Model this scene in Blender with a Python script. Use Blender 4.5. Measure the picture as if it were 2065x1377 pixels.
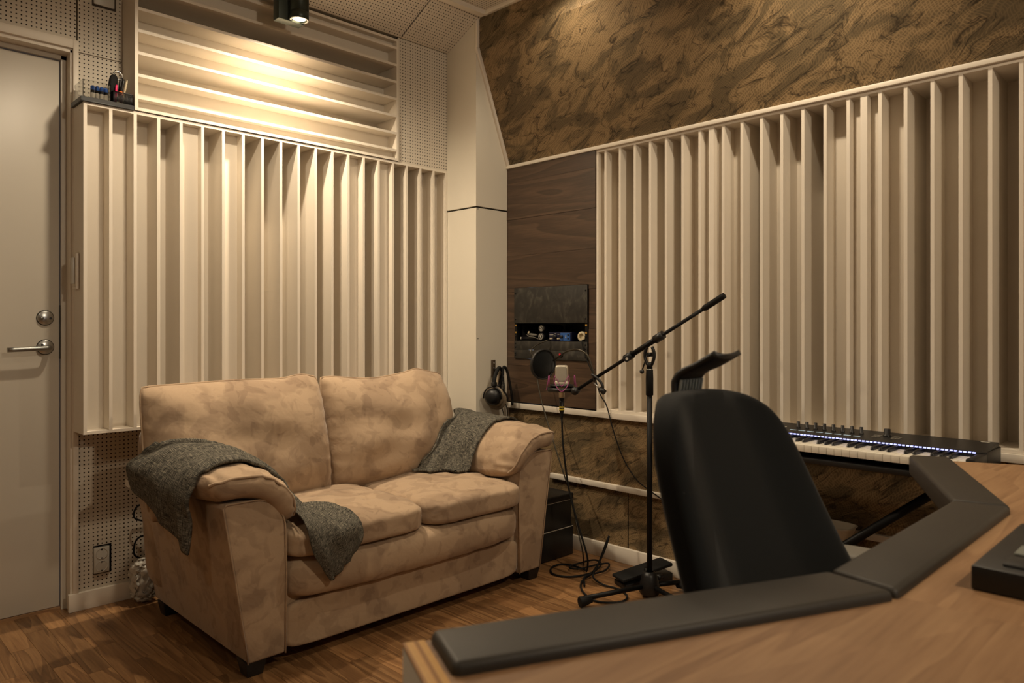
import bpy, bmesh, math, random
from mathutils import Vector, Matrix, noise
from mathutils.bvhtree import BVHTree
random.seed(7)
R = math.radians
scn = bpy.context.scene
for o in list(bpy.data.objects):
    bpy.data.objects.remove(o, do_unlink=True)
COL = scn.collection

# ------------------------------------------------------------------ camera
cam = bpy.data.cameras.new('camera')
cam.sensor_width = 36.0
cam.lens = 1483.8 / 2065 * 36.0
cam.shift_y = -28.1 / 2065
cam.clip_start = 0.02
cam.dof.use_dof = True
cam.dof.focus_distance = 2.75
cam.dof.aperture_fstop = 5.0
camo = bpy.data.objects.new('camera', cam)
camo.location = (0, 0, 1.05)
camo.rotation_euler = (R(90), 0, R(45.262 - 90))
COL.objects.link(camo)
scn.camera = camo

# ------------------------------------------------------------------ world, exposure
w = bpy.data.worlds.new('world'); scn.world = w
w.use_nodes = True
w.node_tree.nodes['Background'].inputs[0].default_value = (0.55, 0.62, 0.75, 1)
w.node_tree.nodes['Background'].inputs[1].default_value = 0.6
vs = scn.view_settings
vs.view_transform = 'Standard'; vs.look = 'None'; vs.gamma = 1.0
vs.use_curve_mapping = False
vs.exposure = 0.17

WARM = (1.0, 0.82, 0.59)
LAMP_SPECS = [   # ceiling tube lamps: x, y, lamp mouth z, watts, cone degrees, blend, source radius, aim point
    (1.496, 2.755, 2.303, 68.0, 165, 1.0, .022, (1.51, 2.70, 0.0)),
    (1.00, 2.27, 2.42, 48.0, 150, .7, .045, (1.05, 2.50, 0.0)),
    (2.25, 2.12, 2.585, 15.0, 150, .7, .03, (2.25, 1.95, 0.0)),
    (1.00, -0.80, 2.42, 95.0, 120, .7, .06, (2.40, 1.20, 1.0)),
    (2.20, 1.10, 2.50, 38.0, 140, .8, .03, (2.30, 1.15, 0.0)),
    (-0.70, 1.00, 2.42, 20.0, 140, .8, .06, (-.2, 1.4, 0.0)),  # unseen lamp added as general fill for the door and sofa side
]
# soft fill light at an added, unseen window behind the camera
wl = bpy.data.lights.new('window_fill_light', 'AREA')
wl.shape = 'RECTANGLE'; wl.size = .9; wl.size_y = .95
wl.energy = 9.0; wl.color = (1.0, 0.92, 0.80)
wlo = bpy.data.objects.new('window_fill_light', wl)
wlo.location = (.95, -1.245, 1.55); wlo.rotation_euler = (R(90), 0, R(180))
COL.objects.link(wlo)

# ------------------------------------------------------------------ material helpers
MATS = {}
def s2l(c):
    return tuple(((v/255)/12.92 if v/255 <= .04045 else ((v/255+.055)/1.055)**2.4) for v in c)
class N:
    def __init__(s, name):
        s.m = bpy.data.materials.new(name); s.m.use_nodes = True
        s.t = s.m.node_tree; s.p = s.t.nodes['Principled BSDF']
        MATS[name] = s.m
    def n(s, typ, **kw):
        nd = s.t.nodes.new(typ)
        for k, v in kw.items():
            if k.startswith('i_'):
                key = k[2:]
                key = int(key) if key.isdigit() else key.replace('_', ' ')
                inp = nd.inputs[key]
                if hasattr(v, 'is_output') or isinstance(v, bpy.types.NodeSocket): s.t.links.new(v, inp)
                else: inp.default_value = v
            else: setattr(nd, k, v)
        return nd
    def L(s, a, b): s.t.links.new(a, b)
    def math(s, op, a, b=None, c=None):
        nd = s.t.nodes.new('ShaderNodeMath'); nd.operation = op
        for i, v in enumerate((a, b, c)):
            if v is None: continue
            if isinstance(v, (int, float)): nd.inputs[i].default_value = v
            else: s.L(v, nd.inputs[i])
        return nd.outputs[0]
    def mix(s, f, a, b):
        nd = s.t.nodes.new('ShaderNodeMix'); nd.data_type = 'RGBA'
        for key, v in ((0, f), (6, a), (7, b)):
            if isinstance(v, (int, float)): nd.inputs[key].default_value = v
            elif isinstance(v, tuple): nd.inputs[key].default_value = (*v[:3], 1)
            else: s.L(v, nd.inputs[key])
        return nd.outputs[2]
    def ramp(s, f, stops):
        nd = s.t.nodes.new('ShaderNodeValToRGB'); r = nd.color_ramp
        while len(r.elements) < len(stops): r.elements.new(.5)
        for e, (p, c) in zip(r.elements, stops):
            e.position = p
            e.color = (*c, 1) if isinstance(c, tuple) else (c, c, c, 1)
        s.L(f, nd.inputs[0]); return nd.outputs[0]
    def obj(s): return s.t.nodes.new('ShaderNodeTexCoord').outputs['Object']
    def pos(s): return s.t.nodes.new('ShaderNodeNewGeometry').outputs['Position']
    def noise(s, vec, scale, detail=3, rough=.5, dist=0):
        nd = s.n('ShaderNodeTexNoise'); s.L(vec, nd.inputs['Vector'])
        nd.inputs['Scale'].default_value = scale; nd.inputs['Detail'].default_value = detail
        nd.inputs['Roughness'].default_value = rough; nd.inputs['Distortion'].default_value = dist
        return nd
    def mapping(s, vec, scale=(1,1,1), rot=(0,0,0), loc=(0,0,0)):
        nd = s.n('ShaderNodeMapping'); s.L(vec, nd.inputs[0])
        nd.inputs['Scale'].default_value = scale; nd.inputs['Rotation'].default_value = rot; nd.inputs['Location'].default_value = loc
        return nd.outputs[0]
    def bump(s, h, strength=.3, dist=.002):
        nd = s.n('ShaderNodeBump'); s.L(h, nd.inputs['Height'])
        nd.inputs['Strength'].default_value = strength; nd.inputs['Distance'].default_value = dist
        s.L(nd.outputs[0], s.p.inputs['Normal'])
    def col(s, c):
        if isinstance(c, tuple): s.p.inputs['Base Color'].default_value = (*c[:3], 1)
        else: s.L(c, s.p.inputs['Base Color'])
    def set(s, rough=.5, metal=0, spec=.5):
        s.p.inputs['Roughness'].default_value = rough; s.p.inputs['Metallic'].default_value = metal
        s.p.inputs['Specular IOR Level'].default_value = spec
        return s
def plain(name, c, rough=.5, metal=0, spec=.5, var=.06, scale=30, bump=0.0, lin=False):
    m = N(name); c = c if lin else s2l(c)
    nz = m.noise(m.pos(), scale, 3)
    d = tuple(max(0, v*(1-var)) for v in c); e = tuple(min(1, v*(1+var)) for v in c)
    m.col(m.mix(nz.outputs['Fac'], d, e)); m.set(rough, metal, spec)
    if bump: m.bump(nz.outputs['Fac'], bump, .002)
    return m

plain('white_paint', (226, 217, 203), .45, 0, .4, .03, 9)
plain('wall_white', (222, 215, 200), .6, 0, .3, .03, 5)
plain('door_white', (206, 199, 186), .38, 0, .5, .04, 3)
plain('grey_white', (196, 190, 178), .5, 0, .4, .04, 8)
plain('black_metal', (9, 9, 10), .5, 0, .25, .1, 60)
plain('black_plastic', (22, 22, 23), .42, 0, .5, .1, 60)
plain('black_rubber', (14, 14, 14), .75, 0, .3, .1, 60)
plain('dark_plastic', (38, 37, 36), .5, 0, .4, .1, 50)
plain('grey_plastic', (112, 108, 100), .55, 0, .4, .08, 40)
plain('rib_grey', (175, 182, 176), .5, 0, .4, .08, 40)
plain('steel', (190, 192, 192), .28, 1, .5, .05, 40)
plain('satin_steel', (158, 160, 158), .36, 1, .5, .05, 40)
plain('gold', (220, 180, 95), .35, 1, .5, .05, 40)
plain('champagne', (206, 198, 180), .4, .55, .5, .05, 90)
plain('mesh_champagne', (178, 172, 158), .5, .5, .4, .25, 900)
plain('pink_elastic', (170, 84, 140), .7, 0, .3, .05, 60)
plain('yellow_band', (218, 196, 60), .55, 0, .4, .05, 60)
plain('red_plastic', (205, 30, 50), .4, 0, .5, .05, 60)
plain('pink_plastic', (225, 25, 100), .4, 0, .5, .05, 60)
plain('orange_print', (226, 110, 40), .5, 0, .4, .05, 60)
plain('blue_panel', (58, 104, 178), .35, .3, .5, .08, 60)
plain('navy_panel', (18, 22, 52), .35, .3, .5, .08, 60)
plain('blue_cap', (45, 90, 170), .35, .4, .5, .08, 60)
plain('cream_plastic', (214, 202, 172), .5, 0, .4, .05, 60)
plain('ear_velour', (148, 134, 114), .9, 0, .2, .15, 200, .3)
plain('key_white', (232, 226, 212), .3, 0, .5, .02, 40)
plain('key_black', (14, 13, 16), .35, 0, .5, .05, 40)
plain('bag_white', (205, 200, 190), .4, 0, .5, .08, 30, .5)
plain('olive_yellow', (150, 140, 60), .5, 0, .4, .1, 60)
plain('pad_grey', (118, 120, 112), .6, 0, .3, .05, 60)
plain('outlet_white', (204, 200, 190), .35, 0, .5, .03, 40)
plain('dark_hole', (20, 16, 12), .9, 0, .1, .1, 40)
plain('slat_brown', (66, 54, 42), .6, 0, .3, .1, 60)

def mk_clear():
    m = N('clear_plastic'); m.col((.9, .9, .88)); m.set(.08, 0, .5)
    m.p.inputs['Transmission Weight'].default_value = 1.0; m.p.inputs['IOR'].default_value = 1.2
mk_clear()
def mk_glass():
    m = N('window_glass'); m.col((.95, .96, .97)); m.set(.02, 0, .5)
    m.p.inputs['Transmission Weight'].default_value = 1.0; m.p.inputs['IOR'].default_value = 1.05
mk_glass()
def mk_emit(name, c, st):
    m = N(name); m.col(c); m.p.inputs['Emission Color'].default_value = (*c, 1); m.p.inputs['Emission Strength'].default_value = st
mk_emit('lamp_glow', (1.0, .80, .5), 30.0)
mk_emit('key_light', (.40, .44, 1.0), 1.6)
mk_emit('display_glow', (.45, .62, .75), .22)

def mk_suede():
    m = N('suede'); p = m.pos()
    wn = m.noise(p, 9, 2); wv = m.n('ShaderNodeVectorMath', operation='SCALE'); m.L(wn.outputs['Color'], wv.inputs[0]); wv.inputs['Scale'].default_value = .10
    ad = m.n('ShaderNodeVectorMath', operation='ADD'); m.L(p, ad.inputs[0]); m.L(wv.outputs[0], ad.inputs[1])
    big = m.noise(ad.outputs[0], 5.5, 3, .5, .6); mid = m.noise(ad.outputs[0], 17, 3, .5, .6); fine = m.noise(p, 420, 2)
    a = m.ramp(big.outputs['Fac'], [(.43, 0.0), (.50, 1.0)])
    b = m.ramp(mid.outputs['Fac'], [(.40, 0.0), (.46, 1.0)])
    f = m.math('MULTIPLY_ADD', a, .58, m.math('MULTIPLY', b, .42))
    c = m.mix(f, s2l((149, 127, 106)), s2l((182, 158, 132)))
    c = m.mix(m.math('MULTIPLY', fine.outputs['Fac'], .22), c, s2l((132, 109, 88)))
    m.col(c); m.set(.92, 0, .15)
    m.p.inputs['Sheen Weight'].default_value = .2; m.p.inputs['Sheen Roughness'].default_value = .4
    wr = m.noise(p, 10, 3, .5, .5)
    h = m.math('MULTIPLY_ADD', wr.outputs['Fac'], 1.0, m.math('MULTIPLY', mid.outputs['Fac'], .12))
    m.bump(h, .32, .02)
mk_suede()
def mk_throw():
    m = N('throw_weave'); tc = m.n('ShaderNodeTexCoord'); uv = tc.outputs['UV']
    u = m.noise(m.mapping(uv, (260, 18, 1)), 1.0, 3, .6); v = m.noise(m.mapping(uv, (18, 260, 1)), 1.0, 3, .6)
    sp = m.noise(m.mapping(uv, (220, 220, 1)), 1.0, 2, .6)
    f = m.math('MULTIPLY_ADD', u.outputs['Fac'], .4, m.math('MULTIPLY_ADD', v.outputs['Fac'], .4, m.math('MULTIPLY', sp.outputs['Fac'], .2)))
    c = m.ramp(f, [(.40, s2l((32, 31, 30))), (.49, s2l((74, 72, 67))), (.58, s2l((142, 136, 122)))])
    m.col(c); m.set(.95, 0, .1); m.bump(f, .8, .004)
mk_throw()
def mk_camo():
    m = N('camo_wallpaper'); p = m.pos()
    sx = m.n('ShaderNodeSeparateXYZ'); m.L(p, sx.inputs[0])
    cb = m.n('ShaderNodeCombineXYZ'); m.L(sx.outputs[1], cb.inputs[0]); m.L(sx.outputs[2], cb.inputs[1])
    q = cb.outputs[0]
    # rotate the drift of the folds, stretch them sideways
    d = m.mapping(q, (1, 1, 1), (0, 0, R(22)))
    st = m.mapping(d, (5.0, 12.0, 1))
    wn = m.noise(st, .55, 3, .5)
    wv = m.n('ShaderNodeVectorMath', operation='SCALE'); m.L(wn.outputs['Color'], wv.inputs[0]); wv.inputs['Scale'].default_value = 1.6
    ad = m.n('ShaderNodeVectorMath', operation='ADD'); m.L(st, ad.inputs[0]); m.L(wv.outputs[0], ad.inputs[1])
    big = m.noise(ad.outputs[0], 1.0, 3, .5, .5).outputs['Fac']
    def stroke(sc, w_, lo, hi, off):
        v_ = m.mapping(ad.outputs[0], (1, 1, 1), (0, 0, 0), (off, off*.7, 0))
        ln_ = m.noise(v_, sc, 3, .5, .7).outputs['Fac']; sg = m.math('SUBTRACT', ln_, .5)
        mk = m.ramp(m.noise(v_, sc*1.7, 1).outputs['Fac'], [(lo, 0.0), (hi, 1.0)])
        core = m.ramp(m.math('ABSOLUTE', sg), [(.0, 1.0), (w_, 0.0)])
        side = m.math('MULTIPLY', m.math('GREATER_THAN', sg, 0.0), m.ramp(sg, [(0.0, .55), (w_*3.2, 0.0)]))
        return m.math('MULTIPLY', m.math('MAXIMUM', core, side), mk)
    line = m.math('MAXIMUM', stroke(1.1, .022, .42, .54, 0.0), stroke(1.9, .018, .45, .57, 7.3))
    # drawn threads of the net, bending with the folds
    ws = m.n('ShaderNodeVectorMath', operation='SCALE'); m.L(wn.outputs['Color'], ws.inputs[0]); ws.inputs['Scale'].default_value = .16
    wd = m.n('ShaderNodeVectorMath', operation='ADD'); m.L(q, wd.inputs[0]); m.L(ws.outputs[0], wd.inputs[1])
    def wave(rot, sc):
        wt = m.n('ShaderNodeTexWave', wave_type='BANDS', bands_direction='X')
        m.L(m.mapping(wd.outputs[0], (1, 1, 1), (0, 0, R(rot))), wt.inputs[0])
        wt.inputs['Scale'].default_value = sc; wt.inputs['Distortion'].default_value = .6; wt.inputs['Detail'].default_value = 1
        return wt.outputs['Fac']
    net = m.math('MAXIMUM', wave(28, 34), wave(-58, 34))
    net = m.ramp(net, [(.55, 0.0), (.9, 1.0)])
    c0 = m.mix(m.ramp(big, [(.44, 0.0), (.53, 1.0)]), s2l((92, 79, 58)), s2l((119, 99, 71)))
    netm = m.math('MULTIPLY', net, m.ramp(big, [(.40, .18), (.56, .85)]))
    c1 = m.mix(netm, c0, s2l((150, 126, 92)))
    c2 = m.mix(m.math('MULTIPLY', line, .86), c1, s2l((40, 32, 22)))
    m.col(c2); m.set(.62, 0, .25)
    m.bump(m.math('MULTIPLY_ADD', line, -1.0, m.math('MULTIPLY', net, .15)), .12, .003)
mk_camo()
def mk_peg(name, ax):
    m = N(name); p = m.pos(); sx = m.n('ShaderNodeSeparateXYZ'); m.L(p, sx.inputs[0])
    P = .0153
    def cell(v, off): return m.math('SUBTRACT', m.math('FRACT', m.math('MULTIPLY_ADD', v, 1/P, off)), .5)
    a = cell(sx.outputs[ax[0]], .2); b = cell(sx.outputs[ax[1]], .35)
    d = m.math('SQRT', m.math('ADD', m.math('MULTIPLY', a, a), m.math('MULTIPLY', b, b)))
    h = m.ramp(d, [(.165, 1.0), (.20, 0.0)])
    nz = m.noise(p, 4, 2)
    base = m.mix(nz.outputs['Fac'], s2l((206, 197, 182)), s2l((220, 211, 196)))
    m.col(m.mix(h, base, s2l((38, 29, 20)))); m.set(.6, 0, .3)
mk_peg('perforated_wall', (0, 2)); mk_peg('perforated_ceiling', (0, 1))
def mk_wood(name, ax, ca, cb_, cc, rnd=.5, ringscale=5.0, rough=.42, stretch=(14, .9, 14), grain=1.0):
    """planks: long grain along the axis given by stretch; every piece differs by Object Info Random"""
    m = N(name); oi = m.n('ShaderNodeObjectInfo')
    p = m.pos(); off = m.n('ShaderNodeVectorMath', operation='SCALE')
    cbx = m.n('ShaderNodeCombineXYZ'); 
    for i in range(3): m.L(oi.outputs['Random'], cbx.inputs[i])
    m.L(cbx.outputs[0], off.inputs[0]); off.inputs['Scale'].default_value = 37.0
    ad = m.n('ShaderNodeVectorMath', operation='ADD'); m.L(p, ad.inputs[0]); m.L(off.outputs[0], ad.inputs[1])
    s1 = m.mapping(ad.outputs[0], stretch)
    rings = m.noise(s1, ringscale/10, 2, .45, 1.2)
    rw = m.math('FRACT', m.math('MULTIPLY', rings.outputs['Fac'], 9.0))
    rw = m.ramp(rw, [(0, 0.0), (.7, .75), (.93, 1.0), (1, 0.0)])
    fib = m.noise(m.mapping(ad.outputs[0], tuple(v*12 if v > 2 else v*6 for v in stretch)), 1.0, 3, .6)
    f = m.math('MULTIPLY_ADD', rw, .34*grain, m.math('MULTIPLY', fib.outputs['Fac'], .66))
    c = m.ramp(f, [(.12, s2l(ca)), (.45, s2l(cb_)), (.85, s2l(cc))])
    hv = m.n('ShaderNodeHueSaturation'); m.L(c, hv.inputs['Color'])
    m.L(m.math('MULTIPLY_ADD', oi.outputs['Random'], rnd, 1-rnd*.55), hv.inputs['Value'])
    m.col(hv.outputs[0]); m.set(rough, 0, .45)
    m.bump(f, .10, .001)
mk_wood('oak_floor', 0, (90, 63, 40), (132, 96, 62), (170, 130, 88), .60, 5.0, .36, (14, 1.3, 14))
mk_wood('oak_desk', 0, (126, 93, 64), (150, 115, 82), (168, 133, 97), .15, 5.0, .45, (1.3, 10, 10))
mk_wood('dark_plank', 0, (52, 40, 31), (68, 52, 40), (92, 72, 55), .24, 4.0, .40, (10, 1.2, 12))
def mk_ply():
    m = N('plywood_edge'); p = m.pos(); sx = m.n('ShaderNodeSeparateXYZ'); m.L(m.obj(), sx.inputs[0])
    f = m.math('FRACT', m.math('MULTIPLY', sx.outputs[0], 1/.0135))
    c = m.ramp(f, [(.0, s2l((206, 160, 100))), (.52, s2l((206, 164, 104))), (.6, s2l((150, 108, 68))), (.86, s2l((160, 118, 74))), (.95, s2l((206, 160, 100)))])
    nz = m.noise(m.mapping(p, (4, 40, 40)), 4, 3)
    m.col(m.mix(m.math('MULTIPLY', nz.outputs['Fac'], .25), c, s2l((140, 100, 60)))); m.set(.6, 0, .3)
mk_ply()
def mk_leather(name, c, rough, bs=.25):
    m = N(name); p = m.pos(); v = m.n('ShaderNodeTexVoronoi', feature='DISTANCE_TO_EDGE'); m.L(p, v.inputs['Vector']); v.inputs['Scale'].default_value = 520
    nz = m.noise(p, 14, 3)
    c = s2l(c); m.col(m.mix(nz.outputs['Fac'], tuple(x*.85 for x in c), tuple(x*1.15 for x in c))); m.set(rough, 0, .4)
    m.bump(v.outputs['Distance'], bs, .001)
mk_leather('pad_leather', (50, 46, 41), .48); mk_leather('box_leather', (14, 13, 13), .38)
def mk_fabric(name, c):
    m = N(name); p = m.pos(); a = m.noise(p, 900, 2, .7); b = m.noise(p, 10, 3)
    lint = m.ramp(m.noise(p, 130, 1).outputs['Fac'], [(.80, 0.0), (.84, 1.0)])
    c = s2l(c); k = m.mix(a.outputs['Fac'], tuple(x*.7 for x in c), tuple(x*1.3 for x in c))
    k = m.mix(m.math('MULTIPLY', lint, .5), k, s2l((110, 110, 104)))
    m.col(k); m.set(.95, 0, .12)
    m.p.inputs['Sheen Weight'].default_value = .12
    m.bump(a.outputs['Fac'], .3, .001)
mk_fabric('chair_fabric', (26, 28, 29))
def mk_dusty(name):
    m = N(name); p = m.pos(); a = m.noise(m.mapping(p, (1, 14, 9)), 1.6, 4, .6, 1.0)
    m.col(m.ramp(a.outputs['Fac'], [(.40, s2l((44, 42, 38))), (.56, s2l((54, 51, 46))), (.68, s2l((72, 69, 62)))])); m.set(.6, .2, .4)
mk_dusty('dusty_panel')

# ------------------------------------------------------------------ mesh helpers
def link(name, me, mat, parent=None):
    o = bpy.data.objects.new(name, me); COL.objects.link(o)
    if mat and not me.materials: me.materials.append(MATS[mat])
    if parent is not None: o.parent = parent
    return o
def tag(o, label=None, cat=None, group=None, kind=None):
    if label: o['label'] = label
    if cat: o['category'] = cat
    if group: o['group'] = group
    if kind: o['kind'] = kind
    return o
def empty(name, loc=(0, 0, 0), rz=0):
    o = bpy.data.objects.new(name, None); o.empty_display_size = .05
    o.location = loc; o.rotation_euler = (0, 0, rz); COL.objects.link(o)
    bpy.context.view_layer.update()
    return o
def pobj(name, me, mat, parent):
    """part whose mesh is given in world space: cancel the parent's transform"""
    o = link(name, me, mat, parent)
    if parent is not None:
        o.matrix_parent_inverse = parent.matrix_world.inverted()
    return o
class G:
    """collects faces of ONE mesh"""
    def __init__(s): s.v = []; s.f = []; s.s = []; s.uv = None
    def add(s, v, f, smooth=False):
        n = len(s.v); s.v += [tuple(p) for p in v]
        s.f += [tuple(i+n for i in q) for q in f]; s.s += [smooth]*len(f); return s
    def box(s, x0, y0, z0, x1, y1, z1):
        v = [(x0,y0,z0),(x1,y0,z0),(x1,y1,z0),(x0,y1,z0),(x0,y0,z1),(x1,y0,z1),(x1,y1,z1),(x0,y1,z1)]
        return s.add(v, [(0,3,2,1),(4,5,6,7),(0,1,5,4),(1,2,6,5),(2,3,7,6),(3,0,4,7)])
    def prism(s, pts, z0, z1):
        n = len(pts); v = [(x,y,z0) for x,y in pts]+[(x,y,z1) for x,y in pts]
        return s.add(v, [tuple(range(n-1,-1,-1)), tuple(range(n,2*n))]+[(i,(i+1)%n,(i+1)%n+n,i+n) for i in range(n)])
    def extr(s, pts3, d):
        n = len(pts3); d = Vector(d); a = [Vector(p) for p in pts3]; b = [p+d for p in a]
        return s.add(a+b, [tuple(range(n-1,-1,-1)), tuple(range(n,2*n))]+[(i,(i+1)%n,(i+1)%n+n,i+n) for i in range(n)])
    def cyl(s, a, b, r0, r1=None, n=20, caps=True):
        return s.tube([a, b], [r0, r0 if r1 is None else r1], n, caps)
    def tube(s, pts, r, n=10, caps=True, closed=False):
        P = [Vector(p) for p in pts]; m = len(P)
        if isinstance(r, (int, float)): r = [r]*m
        T = []
        for i in range(m):
            a = P[(i-1) % m] if (closed or i > 0) else P[i]; b = P[(i+1) % m] if (closed or i < m-1) else P[i]
            t = (b-a); T.append(t.normalized() if t.length > 1e-9 else Vector((0,0,1)))
        u = T[0].orthogonal().normalized(); v = []
        for i in range(m):
            u = (u-T[i]*u.dot(T[i])); u = u.normalized() if u.length > 1e-6 else T[i].orthogonal().normalized()
            w_ = T[i].cross(u)
            for k in range(n):
                a = 2*math.pi*k/n; v.append(P[i]+(u*math.cos(a)+w_*math.sin(a))*r[i])
        f = []
        for i in range(m if closed else m-1):
            j = (i+1) % m
            for k in range(n): f.append((i*n+k, i*n+(k+1)%n, j*n+(k+1)%n, j*n+k))
        s.add(v, f, True)
        if caps and not closed:
            o = len(s.v)-m*n
            s.f += [tuple(o+k for k in range(n-1,-1,-1)), tuple(o+(m-1)*n+k for k in range(n))]; s.s += [False, False]
        return s
    def lathe(s, prof, axis_o, axis_d, n=28):
        """prof: (radius, distance along the axis)"""
        d = Vector(axis_d).normalized(); u = d.orthogonal().normalized(); w_ = d.cross(u); o = Vector(axis_o); v = []
        for r, h in prof:
            for k in range(n):
                a = 2*math.pi*k/n; v.append(o+d*h+(u*math.cos(a)+w_*math.sin(a))*max(r, 1e-5))
        f = [(i*n+k, i*n+(k+1)%n, (i+1)*n+(k+1)%n, (i+1)*n+k) for i in range(len(prof)-1) for k in range(n)]
        return s.add(v, f, True)
    def soft(s, fn, n=(14, 14, 10), p=4.0):
        """rounded block: cube surface pushed to a p-norm ball, then fn(u,v,w) places it"""
        nx, ny, nz = n; idx = {}; vs_ = []; fs = []
        def vid(i, j, k):
            if (i,j,k) in idx: return idx[(i,j,k)]
            q = Vector((2*i/nx-1, 2*j/ny-1, 2*k/nz-1))
            t = Vector([math.copysign(math.sin(abs(c)*math.pi/2), c) for c in q])
            ln = (abs(t.x)**p+abs(t.y)**p+abs(t.z)**p)**(1/p)
            t = t*(max(abs(t.x), abs(t.y), abs(t.z))/ln)
            idx[(i,j,k)] = len(vs_); vs_.append(Vector(fn(t.x, t.y, t.z))); return idx[(i,j,k)]
        for i in range(nx):
            for j in range(ny):
                fs.append((vid(i,j,0), vid(i,j+1,0), vid(i+1,j+1,0), vid(i+1,j,0)))
                fs.append((vid(i,j,nz), vid(i+1,j,nz), vid(i+1,j+1,nz), vid(i,j+1,nz)))
        for i in range(nx):
            for k in range(nz):
                fs.append((vid(i,0,k), vid(i+1,0,k), vid(i+1,0,k+1), vid(i,0,k+1)))
                fs.append((vid(i,ny,k), vid(i,ny,k+1), vid(i+1,ny,k+1), vid(i+1,ny,k)))
        for j in range(ny):
            for k in range(nz):
                fs.append((vid(0,j,k), vid(0,j,k+1), vid(0,j+1,k+1), vid(0,j+1,k)))
                fs.append((vid(nx,j,k), vid(nx,j+1,k), vid(nx,j+1,k+1), vid(nx,j,k+1)))
        return s.add(vs_, fs, True)
    def mesh(s, name='m', bevel=0, seg=2):
        me = bpy.data.meshes.new(name); me.from_pydata(s.v, [], s.f)
        me.polygons.foreach_set('use_smooth', s.s); me.update()
        if s.uv:
            ul = me.uv_layers.new(name='UVMap')
            for l in me.loops: ul.data[l.index].uv = s.uv[l.vertex_index]
        if bevel:
            bm = bmesh.new(); bm.from_mesh(me)
            es = [e for e in bm.edges if len(e.link_faces) == 2 and e.calc_face_angle(0) > .5]
            bmesh.ops.bevel(bm, geom=es, offset=bevel, segments=seg, profile=.5, affect='EDGES', clamp_overlap=True)
            for f in bm.faces: f.smooth = True
            bm.to_mesh(me); bm.free(); me.update()
            if hasattr(me, 'set_sharp_from_angle'): me.set_sharp_from_angle(angle=R(40))
        return me
    def obj(s, name, mat, parent=None, bevel=0, seg=2):
        return pobj(name, s.mesh(name, bevel, seg), mat, parent)
def cr(pts, n=8, closed=False):
    """Catmull-Rom through points"""
    P = [Vector(p) for p in pts]; m = len(P); out = []
    for i in range(m if closed else m-1):
        p0 = P[(i-1) % m] if (closed or i > 0) else P[i]*2-P[i+1]
        p1 = P[i]; p2 = P[(i+1) % m]; p3 = P[(i+2) % m] if (closed or i < m-2) else P[m-1]*2-P[m-2]
        for k in range(n):
            t = k/n
            out.append(.5*((2*p1)+(p2-p0)*t+(2*p0-5*p1+4*p2-p3)*t*t+(3*p1-p0-3*p2+p3)*t**3))
    if not closed: out.append(P[-1])
    return out
def copy_tree(o, parent=None):
    c = o.copy(); COL.objects.link(c)
    if parent is not None: c.parent = parent
    for ch in list(o.children): copy_tree(ch, c)
    return c
def bx(x0, y0, z0, x1, y1, z1): return G().box(x0, y0, z0, x1, y1, z1)

# ================================================================== ROOM
YB = 3.08      # face of the perforated wall
YF = 2.94      # front face of the diffusers on the back wall
XR = 2.663     # front face of the right wall
XL, Y0 = -1.75, -1.3
ZC = 2.60      # flat ceiling
CX, CY = 2.444, 2.72   # corner casing: left face, front face
# floor with separate oak staves
fl = bx(XL, Y0, -.08, 3.0, 3.2, -.0012).obj('floor', 'oak_floor'); tag(fl, 'brown oak strip parquet floor of the studio', kind='structure')
SW = .0672; nst = 0
x = .32
while x < 2.70:
    y = 3.165-random.random()*.35
    ends = [3.165, y]
    while ends[-1] > .75: ends.append(ends[-1]-random.choice((.30, .36, .42, .46)))
    for a, b in zip(ends[:-1], ends[1:]):
        g = bx(x+.0005, max(b, .75)+.0005, -.010, x+SW-.0005, a-.0005, 0)
        pobj('plank', g.mesh('plank'), 'oak_floor', fl); nst += 1
    x += SW
# ceiling: flat part plus the slope above the back wall, perforated boards
ce = G()
ce.box(XL, Y0, ZC, 3.0, 2.665, ZC+.05)
ceo = ce.obj('ceiling', 'perforated_ceiling'); tag(ceo, 'perforated white ceiling boards', kind='structure')
for x0, x1 in ((-1.75, -.35), (-.35, .88), (.88, 2.141), (2.145, 3.0)):
    g = G(); g.extr([(x0+.0015, 2.665, ZC-.005), (x0+.0015, 2.9345, ZC-.005-.2695*.48), (x0+.0015, 2.9345, ZC+.05), (x0+.0015, 2.665, ZC+.05)], (x1-x0-.003, 0, 0))
    g.obj('ceiling_panel', 'perforated_ceiling', ceo)
bx(XL, 2.9360, 2.4680, 3.0, 3.2, 2.65).obj('ceiling_panel', 'wall_white', ceo)
tag(bx(XL, 2.645, ZC-.022, CX, 2.680, ZC+.002).obj('trim_1', 'white_paint'), 'white batten where the perforated ceiling slope begins', kind='structure')
# back wall: boards
wb = bx(.775, 3.14, 0, 3.0, 3.2, 2.8).obj('wall_back', 'wall_white'); tag(wb, 'white back wall behind the perforated boards', kind='structure')
def wpart(nm, g, lab): return tag(g.obj(nm, 'perforated_wall'), lab, kind='structure')
wpart('wall_lower', bx(.775, YB, 0, CX-.003, 3.115, .664), 'perforated white board below the upright slat diffuser')
o = wpart('wall_upper', bx(.7792, YB, 1.8585, .9305, 3.115, 2.072), 'perforated white boards above the tray, left of the level slats')
bx(.7792, YB, 2.0755, .9305, 3.115, 2.467).obj('perforated_panel', 'perforated_wall', o)
o = bx(2.1325, YF+.004, 1.858, CX-.003, YF+.018, 2.467).obj('wall_niche', 'perforated_wall'); tag(o, 'perforated white board between level slat diffuser and corner casing', kind='structure')
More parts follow.
